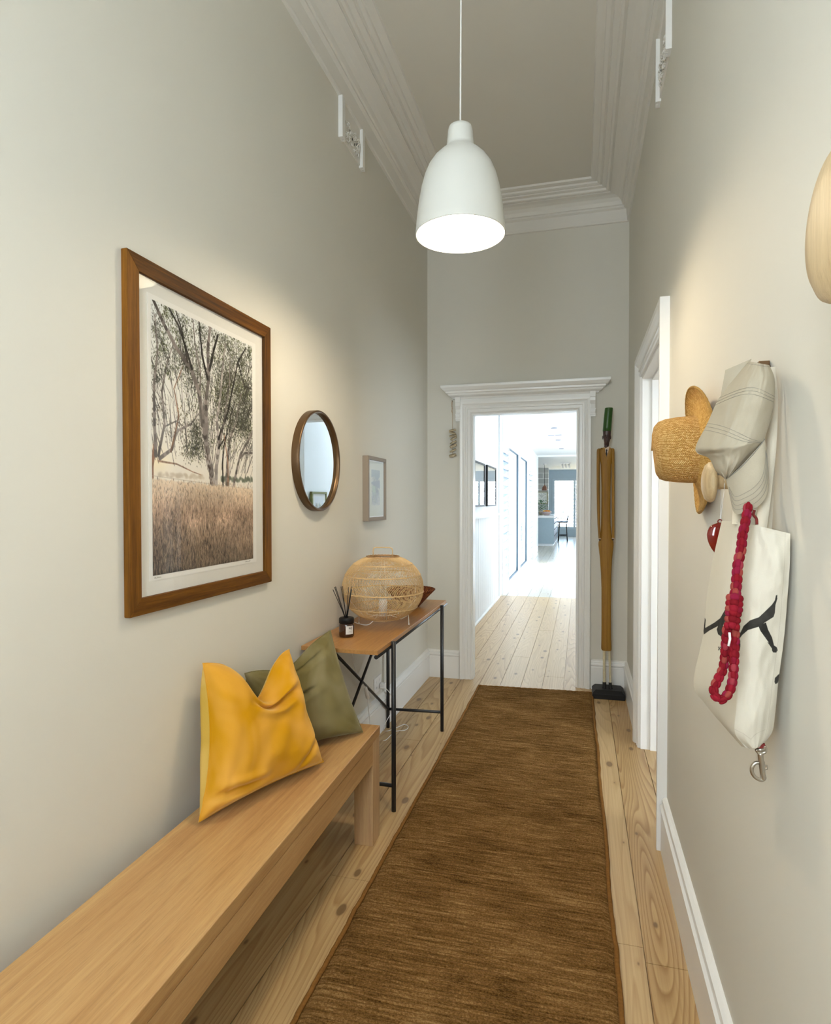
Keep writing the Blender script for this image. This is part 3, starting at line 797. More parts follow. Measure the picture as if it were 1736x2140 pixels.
def gum_tree_print(w=360, h=516):
    C = Canvas(w, h); Hz = int(h * .635)
    yy = np.linspace(0, 1, h)[:, None, None]
    C.a[:] = np.array([.93, .94, .94]) * (1 - yy) + np.array([.95, .91, .85]) * yy
    Y, X = np.mgrid[0:h, 0:w]
    sun = np.exp(-(((X - 8) / 42) ** 2 + ((Y - Hz + 28) / 26) ** 2))
    C.a += (np.array([1.0, .95, .84]) - C.a) * sun[..., None]
    # far trees
    for k in range(90):
        x = w * (.62 + .4 * rng.random()); C.dots([x], [Hz + 2 - rng.random() * (6 + 12 * (x / w - .55))], [4], [4], [(.50, .53, .47) if rng.random() < .6 else (.42, .45, .40)], .8)
    for k in range(70):
        x = w * (.05 + .4 * rng.random()); C.dots([x], [Hz + 1 - rng.random() * 8], [5], [3], [(.80, .75, .68)], .5)
    # foliage speckle clusters
    cl = []
    for k in range(230):
        u, v = rng.random(), rng.random() ** 1.25 * .50
        if u < .36 and v > .28 and rng.random() < .45: continue
        if .40 < u < .62 and v > .30 and rng.random() < .3: continue
        cl.append((u, v, .016 + .032 * rng.random(), .62))
    for k in range(52): cl.append((.58 + .40 * rng.random(), .16 + .26 * rng.random(), .05, 1.6))
    for k in range(20): cl.append((.26 + .2 * rng.random(), .44 + .10 * rng.random(), .035, .8))
    for (u, v, s_, dn) in cl:
        n = int(80 * dn)
        xs = (u + rng.normal(0, s_, n)) * w; ysd = (v + rng.normal(0, s_ * .7, n)) * h
        tone = rng.random()
        cols = []
        for i in range(n):
            b = .12 + .30 * rng.random() ** 1.8
            base = np.array([b, b * 1.04, b * .88]) if tone < .6 else np.array([b * 1.05, b * 1.15, b * .55])
            if u < .3 and v > .3: base = base * .6 + np.array([.40, .30, .2]) * .5
            cols.append(base)
        C.dots(xs, ysd, .4 + rng.random(n) * 1.1, .6 + rng.random(n) * 1.7, cols, .72)
    dark = lambda r: np.array([.20, .185, .18]) * (.7 + .6 * r.random())
    mid = lambda r: np.array([.50, .47, .46]) * (.65 + .6 * r.random())
    warm = lambda r: np.array([.60, .46, .38]) * (.7 + .5 * r.random())
    def br(pts, a_, b_, c, al=1.0):
        P = [(x * w, y * h) for x, y in pts]; out = []
        for i in range(len(P) - 1):
            for k in range(5):
                f = k / 5; out.append((P[i][0] * (1 - f) + P[i + 1][0] * f + rng.normal(0, .25), P[i][1] * (1 - f) + P[i + 1][1] * f))
        out.append(P[-1]); C.stroke(out, a_ * 1.4, b_ * 1.4, c, al)
    # twigs
    for k in range(330):
        x, y = rng.random(), rng.random() * .5
        if x < .5 and y > .42: continue
        dx = (x - .45) * .25 + rng.normal(0, .04); L = .08 + .12 * rng.random()
        br([(x, y + L), (x + dx * .5, y + L * .5), (x + dx, y)], .6, .2, dark, .6)
    # left tree
    br([(.0, .80), (.0, .60), (.03, .50)], 3.5, 2.8, warm)
    br([(.03, .56), (.02, .42), (.02, .30), (.05, .18), (.03, .05)], 3.2, 1.0, mid)
    br([(.05, .56), (.10, .44), (.08, .32), (.13, .20), (.20, .10)], 2.6, .8, mid)
    br([(.06, .57), (.16, .53), (.20, .46), (.33, .42), (.42, .36)], 3.0, .8, mid)
    br([(.15, .54), (.22, .40), (.18, .30), (.26, .2)], 1.6, .6, warm)
    br([(.05, .58), (.2, .585), (.34, .61), (.42, .62)], 1.4, .5, warm, .8)
    br([(.1, .45), (.2, .42), (.28, .44)], 1.2, .4, mid)
    # main tree: trunk and forks
    br([(.545, .705), (.535, .66), (.52, .60), (.475, .50), (.46, .42)], 7.0, 5.4, lambda r: np.array([.62, .59, .58]) * (.75 + .45 * r.random()))
    br([(.46, .46), (.44, .38), (.40, .28), (.33, .20), (.20, .14), (.10, .07), (.02, .0)], 5.2, 2.6, mid)
    br([(.34, .20), (.28, .12), (.22, .05), (.14, .0)], 2.6, 1.3, dark)
    br([(.30, .18), (.26, .08), (.20, .0)], 2.0, 1.0, dark)
    br([(.475, .44), (.47, .32), (.50, .22), (.49, .10), (.52, .0)], 4.4, 2.8, mid)
    br([(.49, .22), (.44, .14), (.42, .06), (.41, .0)], 2.6, 1.4, dark)
    br([(.51, .18), (.56, .08), (.60, .02)], 3.0, 1.8, dark)
    br([(.43, .42), (.41, .32), (.42, .2), (.37, .10), (.35, .0)], 2.4, 1.0, mid)
    br([(.565, .70), (.575, .58), (.60, .48), (.58, .38), (.62, .28), (.65, .14), (.68, .04)], 4.4, 1.4, lambda r: np.array([.66, .63, .62]) * (.7 + .5 * r.random()))
    br([(.60, .46), (.70, .34), (.76, .22), (.82, .10), (.92, .02)], 2.6, 1.4, dark)
    br([(.60, .50), (.66, .38), (.72, .22), (.73, .08)], 2.4, 1.0, mid)
    br([(.60, .50), (.70, .43)], 1.6, .8, dark)
    br([(.82, .10), (.90, .20), (1.0, .2)], 1.8, .8, dark)
    br([(.645, .68), (.64, .56), (.66, .48), (.72, .38), (.78, .28)], 1.9, .9, dark)
    br([(.68, .655), (.69, .56), (.72, .46), (.80, .36), (.86, .24)], 3.0, 1.0, mid)
    br([(.70, .66), (.70, .56), (.66, .44)], 2.0, .9, warm)
    br([(.735, .715), (.78, .62), (.84, .52), (.92, .46), (1.0, .40)], 3.2, 1.9, mid)
    br([(.84, .53), (.90, .505), (1.0, .50)], 2.2, 1.6, mid)
    for k in range(70):   # bark flecks
        y = .5 + .2 * rng.random(); x = .47 + (y - .5) * .33 + rng.normal(0, .012)
        C.dots([x * w], [y * h], [1.2], [3.2], [(.28, .22, .20)], .6)
    br([(.545, .715), (.54, .68)], 7.5, 6.5, lambda r: np.array([.30, .22, .18]))
    # fence
    br([(0, .635), (.5, .655), (1, .672)], .5, .5, (.72, .68, .62), .6)
    for x in (.04, .17, .26, .33, .40, .455, .82, .93): C.stroke([(x * w, (.638 + .03 * x) * h), (x * w, (.66 + .03 * x) * h)], .8, .8, (.35, .28, .24), .8)
    # grass
    gy = np.clip((Y - (Hz + 4 + X * .035)) / (h * .36), 0, 1)
    n1 = vnoise(h, w, 11, 1.6); n2 = vnoise(h, w, 52, 60); n3 = vnoise(h, w, 4, 1.4)
    top = np.array([.93, .86, .77]); midc = np.array([.70, .60, .53]); lowc = np.array([.36, .32, .28])
    f = gy[..., None]
    gc = top * np.clip(1 - f * 3.2, 0, 1) + midc * np.clip(1 - abs(f - .42) * 2.4, 0, 1) + lowc * np.clip((f - .42) * 1.9, 0, 1)
    wsum = np.clip(1 - f * 3.2, 0, 1) + np.clip(1 - abs(f - .42) * 2.4, 0, 1) + np.clip((f - .42) * 1.9, 0, 1)
    gc = gc / wsum
    vari = (n1 - .5) * .75 + (n3 - .5) * .35 + (n2 - .5) * .9
    gc = gc * (1 + vari[..., None] * np.clip(f * 2.2, .12, 1))
    gc = gc * (1 - .35 * np.clip(1 - X / w * 1.8, 0, 1)[..., None] * np.clip(f - .35, 0, 1) * 2)
    mk = np.clip((Y - (Hz + 5 + X * .035 + (n1 - .5) * 6)) / 3, 0, 1)[..., None]
    C.a = C.a * (1 - mk) + gc * mk
    n = 8500
    ys_ = Hz + 8 + rng.random(n) ** .8 * (h - Hz - 8); xs_ = rng.random(n) * w
    for x, y in zip(xs_, ys_):
        d = (y - Hz) / (h - Hz); L = 4 + 13 * d * rng.random(); lean = rng.normal(0, 2.2)
        tone = (.80, .68, .57) if rng.random() < .55 else ((.90, .80, .68) if rng.random() < .4 else (.26, .21, .18))
        C.stroke([(x, y), (x + lean, y - L)], .55, .25, np.array(tone) * (1.05 - .25 * d), .55)
    return C

def framed(name, label, x, y0, y1, z0, z1, fw, depth, frame_mats, sgn=1, group=None, glass=True, mat_c=None):
    """a frame on a wall plane x, opening towards sgn; four mitred rails"""
    xf = x + sgn * depth
    t = thing(name, label, 'picture', (x, (y0 + y1) / 2, z0), group)
    def rail(pts, mat):
        # pts: outer a, outer b, inner b, inner a in (y, z)
        q = MB(); vs = [(x, p[0], p[1]) for p in pts] + [(xf, p[0], p[1]) for p in pts]
        q.hexa(vs); return q.build('frame_rail', mat, t, bevel=.0016)
    yi0, yi1, zi0, zi1 = y0 + fw, y1 - fw, z0 + fw, z1 - fw
    rail([(y0, z0), (y0, z1), (yi0, zi1), (yi0, zi0)], frame_mats[0])
    rail([(y1, z0), (y1, z1), (yi1, zi1), (yi1, zi0)], frame_mats[0])
    rail([(y0, z0), (y1, z0), (yi1, zi0), (yi0, zi0)], frame_mats[1])
    rail([(y0, z1), (y1, z1), (yi1, zi1), (yi0, zi1)], frame_mats[1])
    q = MB(); q.box(x + sgn * .002, x + sgn * (depth - .012), yi0 - .006, yi1 + .006, zi0 - .006, zi1 + .006); q.build('mat_board', M['mat_board'] if mat_c is None else mat_c, t)
    if glass:
        q = MB(); q.box(x + sgn * (depth - .007), x + sgn * (depth - .005), yi0 - .004, yi1 + .004, zi0 - .004, zi1 + .004); q.build('glass', M['pic_glass'], t)
    return t, x + sgn * (depth - .012)

t, xm = framed('framed_picture', 'tall brown wood framed photograph of gum trees in dry grass', XL, 1.322, 2.073, 1.057, 2.015, .045, .019, (M['pine_frame'], M['pine_frame_h']))
q = MB(); q.box(xm, xm + .0012, 1.410, 1.979, 1.141, 1.932); q.build('print_sheet', M['paper'], t)
C = gum_tree_print()
C.mesh(lambda u, v: Vector((xm + .0018, 1.423 + .532 * u, 1.917 - .762 * v))).build('photograph', M['print'], t, recalc=False)
rr = random.Random(2)
for (ya, n_) in ((1.430, 4), (1.900, 5)):
    q = MB(); q.tube([(xm + .0016, ya + k * .0025, 1.147 + (.004 if k % 2 else 0) * rr.random()) for k in range(n_ * 3)], .0005, 4)
    q.build('pencil_signature', M['stitch'], t)

# ---- round mirror
MC = Vector((XL, 2.497, 1.541)); MR = .2235
t = thing('round_mirror', 'round wall mirror with slim aged brass rim', 'mirror', (XL, MC.y, MC.z - MR))
q = MB(); q.lathe([(MR, 0), (MR, .030), (MR - .002, .034), (MR - .010, .034), (MR - .0125, .030), (MR - .0125, .016), (MR - .02, .014), (MR - .02, .002), (MR, 0)], MC, axis='x', seg=96); q.build('rim', M['mirror_rim'], t)
q = MB(); q.lathe([(.0001, .018), (MR - .012, .018)], MC, axis='x', seg=96, smooth=False); q.lathe([(.0001, .004), (MR - .012, .004), (MR - .012, .018)], MC, axis='x', seg=96, smooth=False); q.build('mirror_glass', M['mirror'], t)

# ---- small grey framed picture
t, xm = framed('framed_picture', 'small grey box framed drawing between the round mirror and the corner', XL, 3.118, 3.436, 1.252, 1.612, .020, .034, (M['grey_frame'], M['grey_frame']))
C = Canvas(90, 150, (.80, .81, .74))
for k in range(60):
    C.stroke([(18 + 50 * rng.random(), 26 + 92 * rng.random()) for _ in range(3)], .6, .4, (.50, .53, .54), .5)
C.poly([(18, 22), (68, 22), (68, 40), (50, 52), (36, 40), (18, 44)], (.56, .60, .62), .8); C.poly([(18, 56), (68, 50), (68, 74), (40, 66), (18, 62)], (.54, .56, .60), .8)
C.poly([(22, 66), (40, 68), (44, 90), (24, 92)], (.66, .73, .66), .9)
C.poly([(46, 74), (60, 78), (54, 96)], (.52, .54, .58), .8)
xs = 20 + 46 * rng.random(260); ys = 84 + 36 * rng.random(260)
C.dots(xs, ys, [1.2] * 260, [1.6] * 260, [np.array([.5, .52, .56]) + .15 * rng.random()] * 260, .6)
C.mesh(lambda u, v: Vector((xm + .0012, 3.145 + .264 * u, 1.585 - .306 * v))).build('drawing', M['print'], t, recalc=False)

# ---- oak bench
BR = (-.7835, 2.328)   # front far corner
def bpt(a, s, z):
    """a: distance back along the bench from its far end, s: distance from the front edge to the wall"""
    th = math.radians(1.15); d = Vector((math.sin(th), -math.cos(th), 0)); n_ = Vector((-math.cos(th), -math.sin(th), 0))
    return Vector((BR[0], BR[1], z)) + d * a + n_ * s
def bbox(a0, a1, s0, s1, z0, z1):
    return [bpt(a0, s0, z0), bpt(a1, s0, z0), bpt(a1, s1, z0), bpt(a0, s1, z0), bpt(a0, s0, z1), bpt(a1, s0, z1), bpt(a1, s1, z1), bpt(a0, s1, z1)]
t = thing('bench', 'long solid oak bench against the left wall under the framed photograph', 'bench', bpt(1.0, .16, 0))
BL = 2.0; BW = .325
q = MB(); q.hexa(bbox(0, BL, 0, BW, .4125, .45)); q.build('seat', M['bench'], t, bevel=.0022)
for a0, a1, s0, s1 in ((.002, BL - .002, .002, .026), (.002, BL - .002, BW - .026, BW - .002)):
    q = MB(); q.hexa(bbox(a0 + .088, a1 - .088, s0, s1, .325, .4095)); q.build('apron', M['bench_apron'], t, bevel=.001)
for a0 in (.002, BL - .026):
    q = MB(); q.hexa(bbox(a0, a0 + .024, .082, BW - .082, .325, .4105)); q.build('apron', M['bench_apron'], t, bevel=.001)
for a0 in (.002, BL - .090):
    for s0 in (.002, BW - .080):
        q = MB(); q.hexa(bbox(a0, a0 + .088, s0, s0 + .078, 0, .4105)); q.build('leg', M['bench_leg'], t, bevel=.0018)

# ---- cushions
def cushion(name, label, corners, T, mat, topdip=None, backmat=None, seed=0, ears=.05, wr=.006, piping=None, crease=None, bulge_n=None, sag=(.03, .03, .03, .03)):
    BLc, BRc, TRc, TLc = [Vector(c) for c in corners]
    nrm = ((BRc - BLc).cross(TLc - BLc)).normalized()
    N = 64
    def P(u, v, side):
        a, b = (u + 1) / 2, (v + 1) / 2
        # concave sides between the pointed corners
        au = a + (.5 - a) * 2 * sag[0] * (1 - v * v) * 1.0 * abs(u) ** 3
        av = b + (.5 - b) * 2 * sag[1] * (1 - u * u) * 1.0 * abs(v) ** 3
        p = BLc.lerp(BRc, au).lerp(TLc.lerp(TRc, au), av)
        th = T * (max(0, 1 - u ** 4) ** .55) * (max(0, 1 - abs(v) ** 3.6) ** .60)
        dz = 0
        if topdip:
            uc, wd, dp, reach = topdip
            k = math.exp(-((u - uc) / wd) ** 2) * max(0, (b - reach) / (1 - reach)) ** 1.3
            p = p + (BLc - TLc).normalized() * dp * k
            th *= 1 - .62 * math.exp(-((u - uc) / (wd * .8)) ** 2) * max(0, (b - .35) / .65) ** 1.6
        if crease and side > 0:
            for (u0, v0, u1, v1, w_, dp) in crease:
                L = Vector((u1 - u0, v1 - v0)); pp = Vector((u - u0, v - v0)); f = max(0, min(1, pp.dot(L) / L.length_squared))
                dd = (pp - L * f).length; fade = math.sin(PI * min(1, max(0, f * .9 + .05)))
                th -= dp * math.exp(-(dd / w_) ** 2) * fade
                th += dp * .55 * math.exp(-((dd - w_ * 2.0) / (w_ * 1.3)) ** 2) * fade
        edge = max(abs(u), abs(v))
        nz = noise.noise(Vector((u * 1.7 + seed, v * 1.7, side * 3))) * .016 + noise.noise(Vector((u * 4 + seed, v * 3.2, side * 5))) * .006 * (1 + edge)
        # gathers that fan out of the corners
        for cu, cv in ((-1, -1), (1, -1), (1, 1), (-1, 1)):
            r_ = math.hypot(u - cu, v - cv)
            if r_ < 1.0:
                ang = math.atan2(v - cv, u - cu); nz += wr * math.sin(ang * 15 + seed) * (1 - r_) ** 2 * min(1, r_ * 5)
        rim = (1 - u ** 6) * (1 - v ** 6)
        q_ = p + nrm * side * (th + nz * rim * (1 if th > .004 else 0))
        if side < 0: q_ = q_ + (BLc - BRc).normalized() * (T * .60 * (1 - v * v) ** .6 * (1 - u ** 4) ** .5 * max(0, -u) ** 2)
        return q_
    def fit(p):
        return Vector((max(p.x, XL + .004), p.y, max(p.z, .4515)))
    q = MB()
    q.grid(lambda u, v: fit(P(2 * u - 1, 2 * v - 1, 1)), N, N)
    q.m = 1 if backmat else 0
    q.grid(lambda u, v: fit(P(2 * u - 1, 2 * v - 1, -.75)), N, N, flip=True)
    root = q.build(name, [mat, backmat] if backmat else mat, recalc=False)
    tag(root, label, 'cushion')
    # seam
    s_ = MB(); pts = []
    for k in range(4):
        for i in range(24):
            f = -1 + 2 * i / 24
            u, v = [(f, -1), (1, f), (-f, 1), (-1, -f)][k]
            pts.append(fit(P(u, v, 1)))
    s_.tube(pts, .0022, 6, closed=True)
    s_.build('seam', mat, root)
    return root
cushion('cushion', 'mustard yellow velvet cushion with dented top, on the bench in front',
        [at(415, 1718, z=.462), at(676, 1592, z=.462), at(604, 1356, x=-1.005), at(424, 1386, x=-1.105)], .078, M['velvet_yellow'],
        topdip=(.12, .42, .135, .42), backmat=M['velvet_pale'], seed=2, crease=[(-.30, .42, .80, .34, .075, .026), (-.98, -.74, -.1, -.84, .05, .022), (.35, -.95, .98, -.45, .05, .008)], sag=(.075, .03))
cushion('cushion', 'olive green velvet cushion behind the yellow one at the bench end',
        [(-1.10, 1.90, .458), at(758, 1530, z=.458), at(690, 1317, x=-.995), (-1.125, 1.87, .765)], .066, M['velvet_green'],
        topdip=(-.15, .5, .05, .5), seed=9, crease=[(-.5, .1, .25, .22, .06, .016), (-.2, .75, .8, .8, .05, .012)], sag=(.03, .03))

# ---- console table
TC = Vector((-.96, 3.0, 0))
t = thing('console_table', 'narrow console table with oak top on thin black metal legs', 'table', TC)
q = MB(); q.box(-1.138, -.797, 2.338, 3.655, .732, .75); q.build('tabletop', M['table_top'], t, bevel=.0012)
for (x, y) in ((-.786, 2.522), (-.786, 3.484), (-1.112, 2.522), (-1.112, 3.455)):
    q = MB(); q.tube([(x, y, .0), (x, y, .748 if x > -1 else .730)], .0102, 14); q.build('leg', M['black_metal'], t)
for x in (-.806, -1.105):
    q = MB(); q.tube([(x, 2.345, .7215), (x, 3.69 if x > -1 else 3.6, .7215)], .0088, 12); q.build('rail', M['black_metal'], t)
for y in (2.522, 3.47):
    q = MB(); q.tube([(-.786, y + (.0145 if y > 3 else 0), .113), (-1.112, y - (.015 if y > 3 else 0), .113)], .0085, 12); q.build('stretcher', M['black_metal'], t)
q = MB(); q.tube([(-1.112, 3.455, .113), (-1.112, 2.522, .725)], .0078, 12); q.build('cross_brace', M['black_metal'], t)
q = MB(); q.tube([(-1.105, 3.455, .728), (-1.105, 2.522, .115)], .0078, 12); q.build('cross_brace', M['black_metal'], t)

# ---- rattan table lamp
LC = Vector((-.938, 2.835, .75))
t = LAMP = thing('table_lamp', 'round rattan basket lamp with loop handle on the console table', 'lamp', LC)
ZC, HH, RR = .935, .163, .199
def prof(tt):   # tt 0 top .. 1 bottom
    th = math.radians(20) + (math.radians(158) - math.radians(20)) * tt
    return RR * math.sin(th) ** .86, ZC + HH * math.cos(th) * (1.0 if math.cos(th) > 0 else .97)
rings = [0, .17, .335, .55, .76, 1.0]
offs = [0, .10, -.10, .12, -.06, .03]
q = MB(); NS = 144
for k in range(NS):
    a0 = 2 * PI * k / NS + random.uniform(-.004, .004); pts = []
    for i in range(27):
        tt = i / 26
        for j in range(5):
            if rings[j] <= tt <= rings[j + 1] + 1e-9:
                f = (tt - rings[j]) / (rings[j + 1] - rings[j]); f2 = f * f * (3 - 2 * f)
                o_ = offs[j] * (1 - f2) + offs[j + 1] * f2; break
        r, z = prof(tt); r *= 1 + .005 * math.sin(k * 2.4 + tt * 9)
        a_ = a0 + o_
        pts.append((LC.x + r * math.cos(a_), LC.y + r * math.sin(a_), z))
    q.tube(pts, .0014, 5, caps=False)
q.build('shade', M['rattan'], t)
for j, tt in enumerate(rings):
    r, z = prof(tt); q = MB()
    for dz in ((-.0014, .0014) if j else (-.003, 0, .003)):
        pts = [(LC.x + (r + .0015) * math.cos(2 * PI * i / 72), LC.y + (r + .0015) * math.sin(2 * PI * i / 72), z + dz + .0012 * math.sin(i * 2.6)) for i in range(72)]
        q.tube(pts, .0019, 6, closed=True)
    q.build('hoop', M['rattan'] if j else M['rattan_dark'], t)
# handle across the top
r0, z0 = prof(0); q = MB(); hd = Vector((math.cos(.12), math.sin(.12), 0))
hp = []
for s_, zz in ((-1, 0), (-1, .030), (-.93, .042), (-.7, .046), (.7, .046), (.93, .042), (1, .030), (1, 0)):
    hp.append(Vector((LC.x, LC.y, z0 + zz)) + hd * (.049 * s_))
q.tube(hp, .0026, 8); q.build('handle', M['rattan'], t)
# wire stand, feet, bulb holder
for k in range(3):
    a_ = [math.radians(178), math.radians(18), math.radians(100)][k]
    q = MB(); e = Vector((math.cos(a_), math.sin(a_), 0))
    q.tube([LC + e * .03 + Vector((0, 0, .052)), LC + e * .09 + Vector((0, 0, .030)), LC + e * .118 + Vector((0, 0, .045)), LC + e * .124 + Vector((0, 0, .06)), LC + e * .128 + Vector((0, 0, .003))], .0026, 8)
    q.ball(LC + e * .128 + Vector((0, 0, .004)), .0042, 10, 6)
    q.build('foot', M['wire'], t)
q = MB()
for k in range(4):
    a_ = k * PI / 2 + .4; e = Vector((math.cos(a_), math.sin(a_), 0))
    q.tube([LC + e * .075 + Vector((0, 0, .03)), LC + e * .16 + Vector((0, 0, .12)), LC + e * .165 + Vector((0, 0, .22)), LC + e * .07 + Vector((0, 0, .33))], .0014, 6)
q.tube([LC + Vector((.08 * math.cos(i * PI / 12), .08 * math.sin(i * PI / 12), .062)) for i in range(24)], .002, 6, closed=True)
q.build('wire_frame', M['wire'], t)
q = MB(); q.lathe([(.004, .045), (.021, .046), (.021, .128), (.018, .130), (.018, .06)], LC, seg=24); q.build('bulb_holder', M['white_plastic'], t)
q = MB(); q.ball(LC + Vector((0, 0, .165)), (.028, .028, .036), 16, 12); q.build('bulb', M['glass'], t)

# ---- reed diffuser
DC = Vector((-1.019, 2.556, .75))
t = thing('reed_diffuser', 'dark amber jar of black fragrance reeds beside the rattan lamp', 'diffuser', DC)
q = MB(); q.lathe([(0, .0005), (.030, .0005), (.0335, .004), (.0345, .010), (.0345, .052), (.0325, .060), (.030, .063), (.027, .063), (.027, .01), (0, .01)], DC, seg=40); q.build('jar', M['amber'], t)
q = MB(); q.lathe([(0, .0835), (.009, .0835), (.010, .0865), (.0305, .0865), (.0335, .084), (.034, .080), (.034, .063), (0, .063)], DC, seg=40); q.build('collar', M['black'], t)
C = Canvas(40, 46, (.80, .79, .78))
C.stroke([(20, 8), (16, 9), (16, 14), (21, 14), (21, 9), (21, 18)], .9, .9, (.2, .2, .2)); C.stroke([(26, 8), (30, 9), (31, 15), (28, 19), (25, 15), (26, 9)], .9, .9, (.2, .2, .2))
C.stroke([(16, 29), (34, 29)], .8, .8, (.3, .3, .3), .8); C.stroke([(8, 36), (34, 36)], .5, .5, (.45, .45, .45), .8)
C.mesh(lambda u, v: DC + Vector((.0350 * math.cos(-1.30 + 1.05 * u), .0350 * math.sin(-1.30 + 1.05 * u), .053 - .037 * v))).build('label', M['label'], t, recalc=False)
for (px, py, y) in ((695.5, 1232, 2.60), (699, 1227, 2.57), (701, 1226, 2.60), (712.5, 1226, 2.60), (715.5, 1225, 2.57), (728, 1227, 2.56), (734, 1226, 2.55), (734.5, 1232, 2.52)):
    tip = at(px, py, y=y); tip.x = max(tip.x, XL + .004)
    q = MB(); q.tube([DC + Vector((random.uniform(-.004, .004), random.uniform(-.004, .004), .075)), tip], .0016, 7); q.build('reed', M['black'], t)

# ---- woven bowl
BC = Vector((-.952, 3.385, .75))
q = MB(); q.lathe([(0, .002), (.052, .002), (.056, .006), (.085, .038), (.118, .073), (.143, .098), (.146, .102), (.143, .104), (.138, .101), (.112, .075), (.078, .042), (.045, .012), (0, .010)], BC, seg=64)
tag(q.build('woven_bowl', M['basket']), 'dark red brown woven basket bowl behind the rattan lamp', 'bowl')

# ---- wall socket and the lamp's cord
q = MB(); q.box(XL, XL + .008, 3.292, 3.412, .245, .335)
t = tag(q.build('power_outlet', M['white_plastic'], bevel=.002), 'white double power socket low on the wall under the console table', 'socket')
for dy in (-.008, .006):
    q = MB(); q.box(XL + .0075, XL + .0085, 3.322 + dy, 3.322 + dy + .002, .272, .282); q.build('slot', M['stitch'], t)
for yc in (3.322, 3.382):
    q = MB(); q.box(XL + .008, XL + .011, yc - .004, yc + .004, .305, .318); q.build('switch', M['white_plastic'], t)
t = LAMP
def smooth_pts(pts, n=8):
    P = [Vector(p) for p in pts]; out = []
    for i in range(len(P) - 1):
        p0, p1, p2, p3 = P[max(i - 1, 0)], P[i], P[i + 1], P[min(i + 2, len(P) - 1)]
        for k in range(n):
            s_ = k / n
            out.append(.5 * ((2 * p1) + (p2 - p0) * s_ + (2 * p0 - 5 * p1 + 4 * p2 - p3) * s_ ** 2 + (3 * p1 - p0 - 3 * p2 + p3) * s_ ** 3))
    out.append(P[-1]); return out
q = MB()
q.tube(smooth_pts([LC + Vector((-.02, -.03, .05)), (-1.00, 2.80, .757), (-1.06, 2.82, .754), (-1.12, 2.88, .754), (-1.143, 2.92, .75), (-1.143, 2.90, .70), at(737, 1372, x=-1.135), at(742, 1398, x=-1.13), at(752, 1418, x=-1.12), at(763, 1437, x=-1.10)]), .0021, 7)
q.tube(smooth_pts([at(768, 1458, x=-1.10), at(769, 1475, x=-1.095), at(772, 1500, x=-1.09), at(775, 1535, x=-1.05), at(790, 1547, z=.003), at(805, 1547, z=.003), at(818, 1535, z=.003), at(828, 1528, z=.004), at(846, 1526, z=.003), at(853, 1519, z=.003), at(845, 1514, z=.003), at(832, 1519, z=.004), at(812, 1527, z=.003), at(801, 1526, z=.003), at(806, 1510, x=-1.085), at(814, 1495, x=-1.08), at(822, 1480, x=-1.07), at(820, 1460, x=-1.07), at(812, 1445, x=-1.09), at(803, 1438, x=-1.105), at(793, 1437, x=-1.125)]), .0021, 7)
t = q.build('power_cord', M['white_plastic'], t)
q = MB(); a_, b_ = at(763, 1436, x=-1.10), at(769, 1460, x=-1.10); q.tube([a_, a_.lerp(b_, .1), a_.lerp(b_, .9), b_], [.006, .010, .010, .006], 12); q.build('inline_switch', M['white_plastic'], t)
q = MB(); q.box(XL + .009, XL + .042, 3.368, 3.402, .256, .290); q.build('plug', M['white_plastic'], t, bevel=.006, bseg=3)

# ---- jute runner
RG = [Vector((-.716, 4.397, 0)), Vector((.088, 4.441, 0)), Vector((.118, .75, 0)), Vector((-.716, .70, 0))]
q = MB(); NV = 1500; NU = 26
rr = random.Random(4); rows = []
hrow = [rr.uniform(.6, 1.0) for _ in range(400)]
def rug_pt(u, v):
    p = RG[0].lerp(RG[1], u).lerp(RG[3].lerp(RG[2], u), v)
    y = p.y
    wob = .0045 * noise.noise(Vector((u * 3, v * 34, 1))) + .003 * noise.noise(Vector((u * 9, v * 90, 4)))
    p.y += wob
    side = (u - .5) * 2
    p.x += .006 * noise.noise(Vector((side, v * 9, 3))) * side + .0035 * noise.noise(Vector((7, v * 40, 3))) * side
    ph = v * 262
    h = abs(math.sin(PI * ph)) ** .7 * hrow[int(ph) % 400]
    p.z = .0095 + .0042 * h + .0022 * noise.noise(Vector((u * 26, v * 200, 2))) + .003 * noise.noise(Vector((u * 2.2, v * 7, 9)))
    e = min(u, 1 - u) * 26
    if e < 1: p.z = .001 + (p.z - .001) * e ** .4 if e > 0 else .0005
    if v < .001 or v > .999: p.z = .0005
    return p
q.grid(rug_pt, NU, NV)
rug = tag(q.build('runner_rug', M['rug'], loc=(-.3, 2.6, 0), recalc=False), 'long brown jute runner rug down the middle of the hall', 'rug')
for u0 in (0, 1):
    q = MB(); q.tube([rug_pt(u0, v / 220) * 1 + Vector(((.002 if u0 == 0 else -.002), 0, .0075 + .0012 * math.sin(v * 2.3))) for v in range(221)], .0075, 8)
    q.build('edge_binding', M['rug_edge'], rug)
for v0 in (0,):
    q = MB(); q.tube([rug_pt(u / 60, v0) + Vector((0, -.002, .0075 + .001 * math.sin(u * 2.1))) for u in range(61)], .0072, 8)
    q.build('edge_binding', M['rug_edge'], rug)

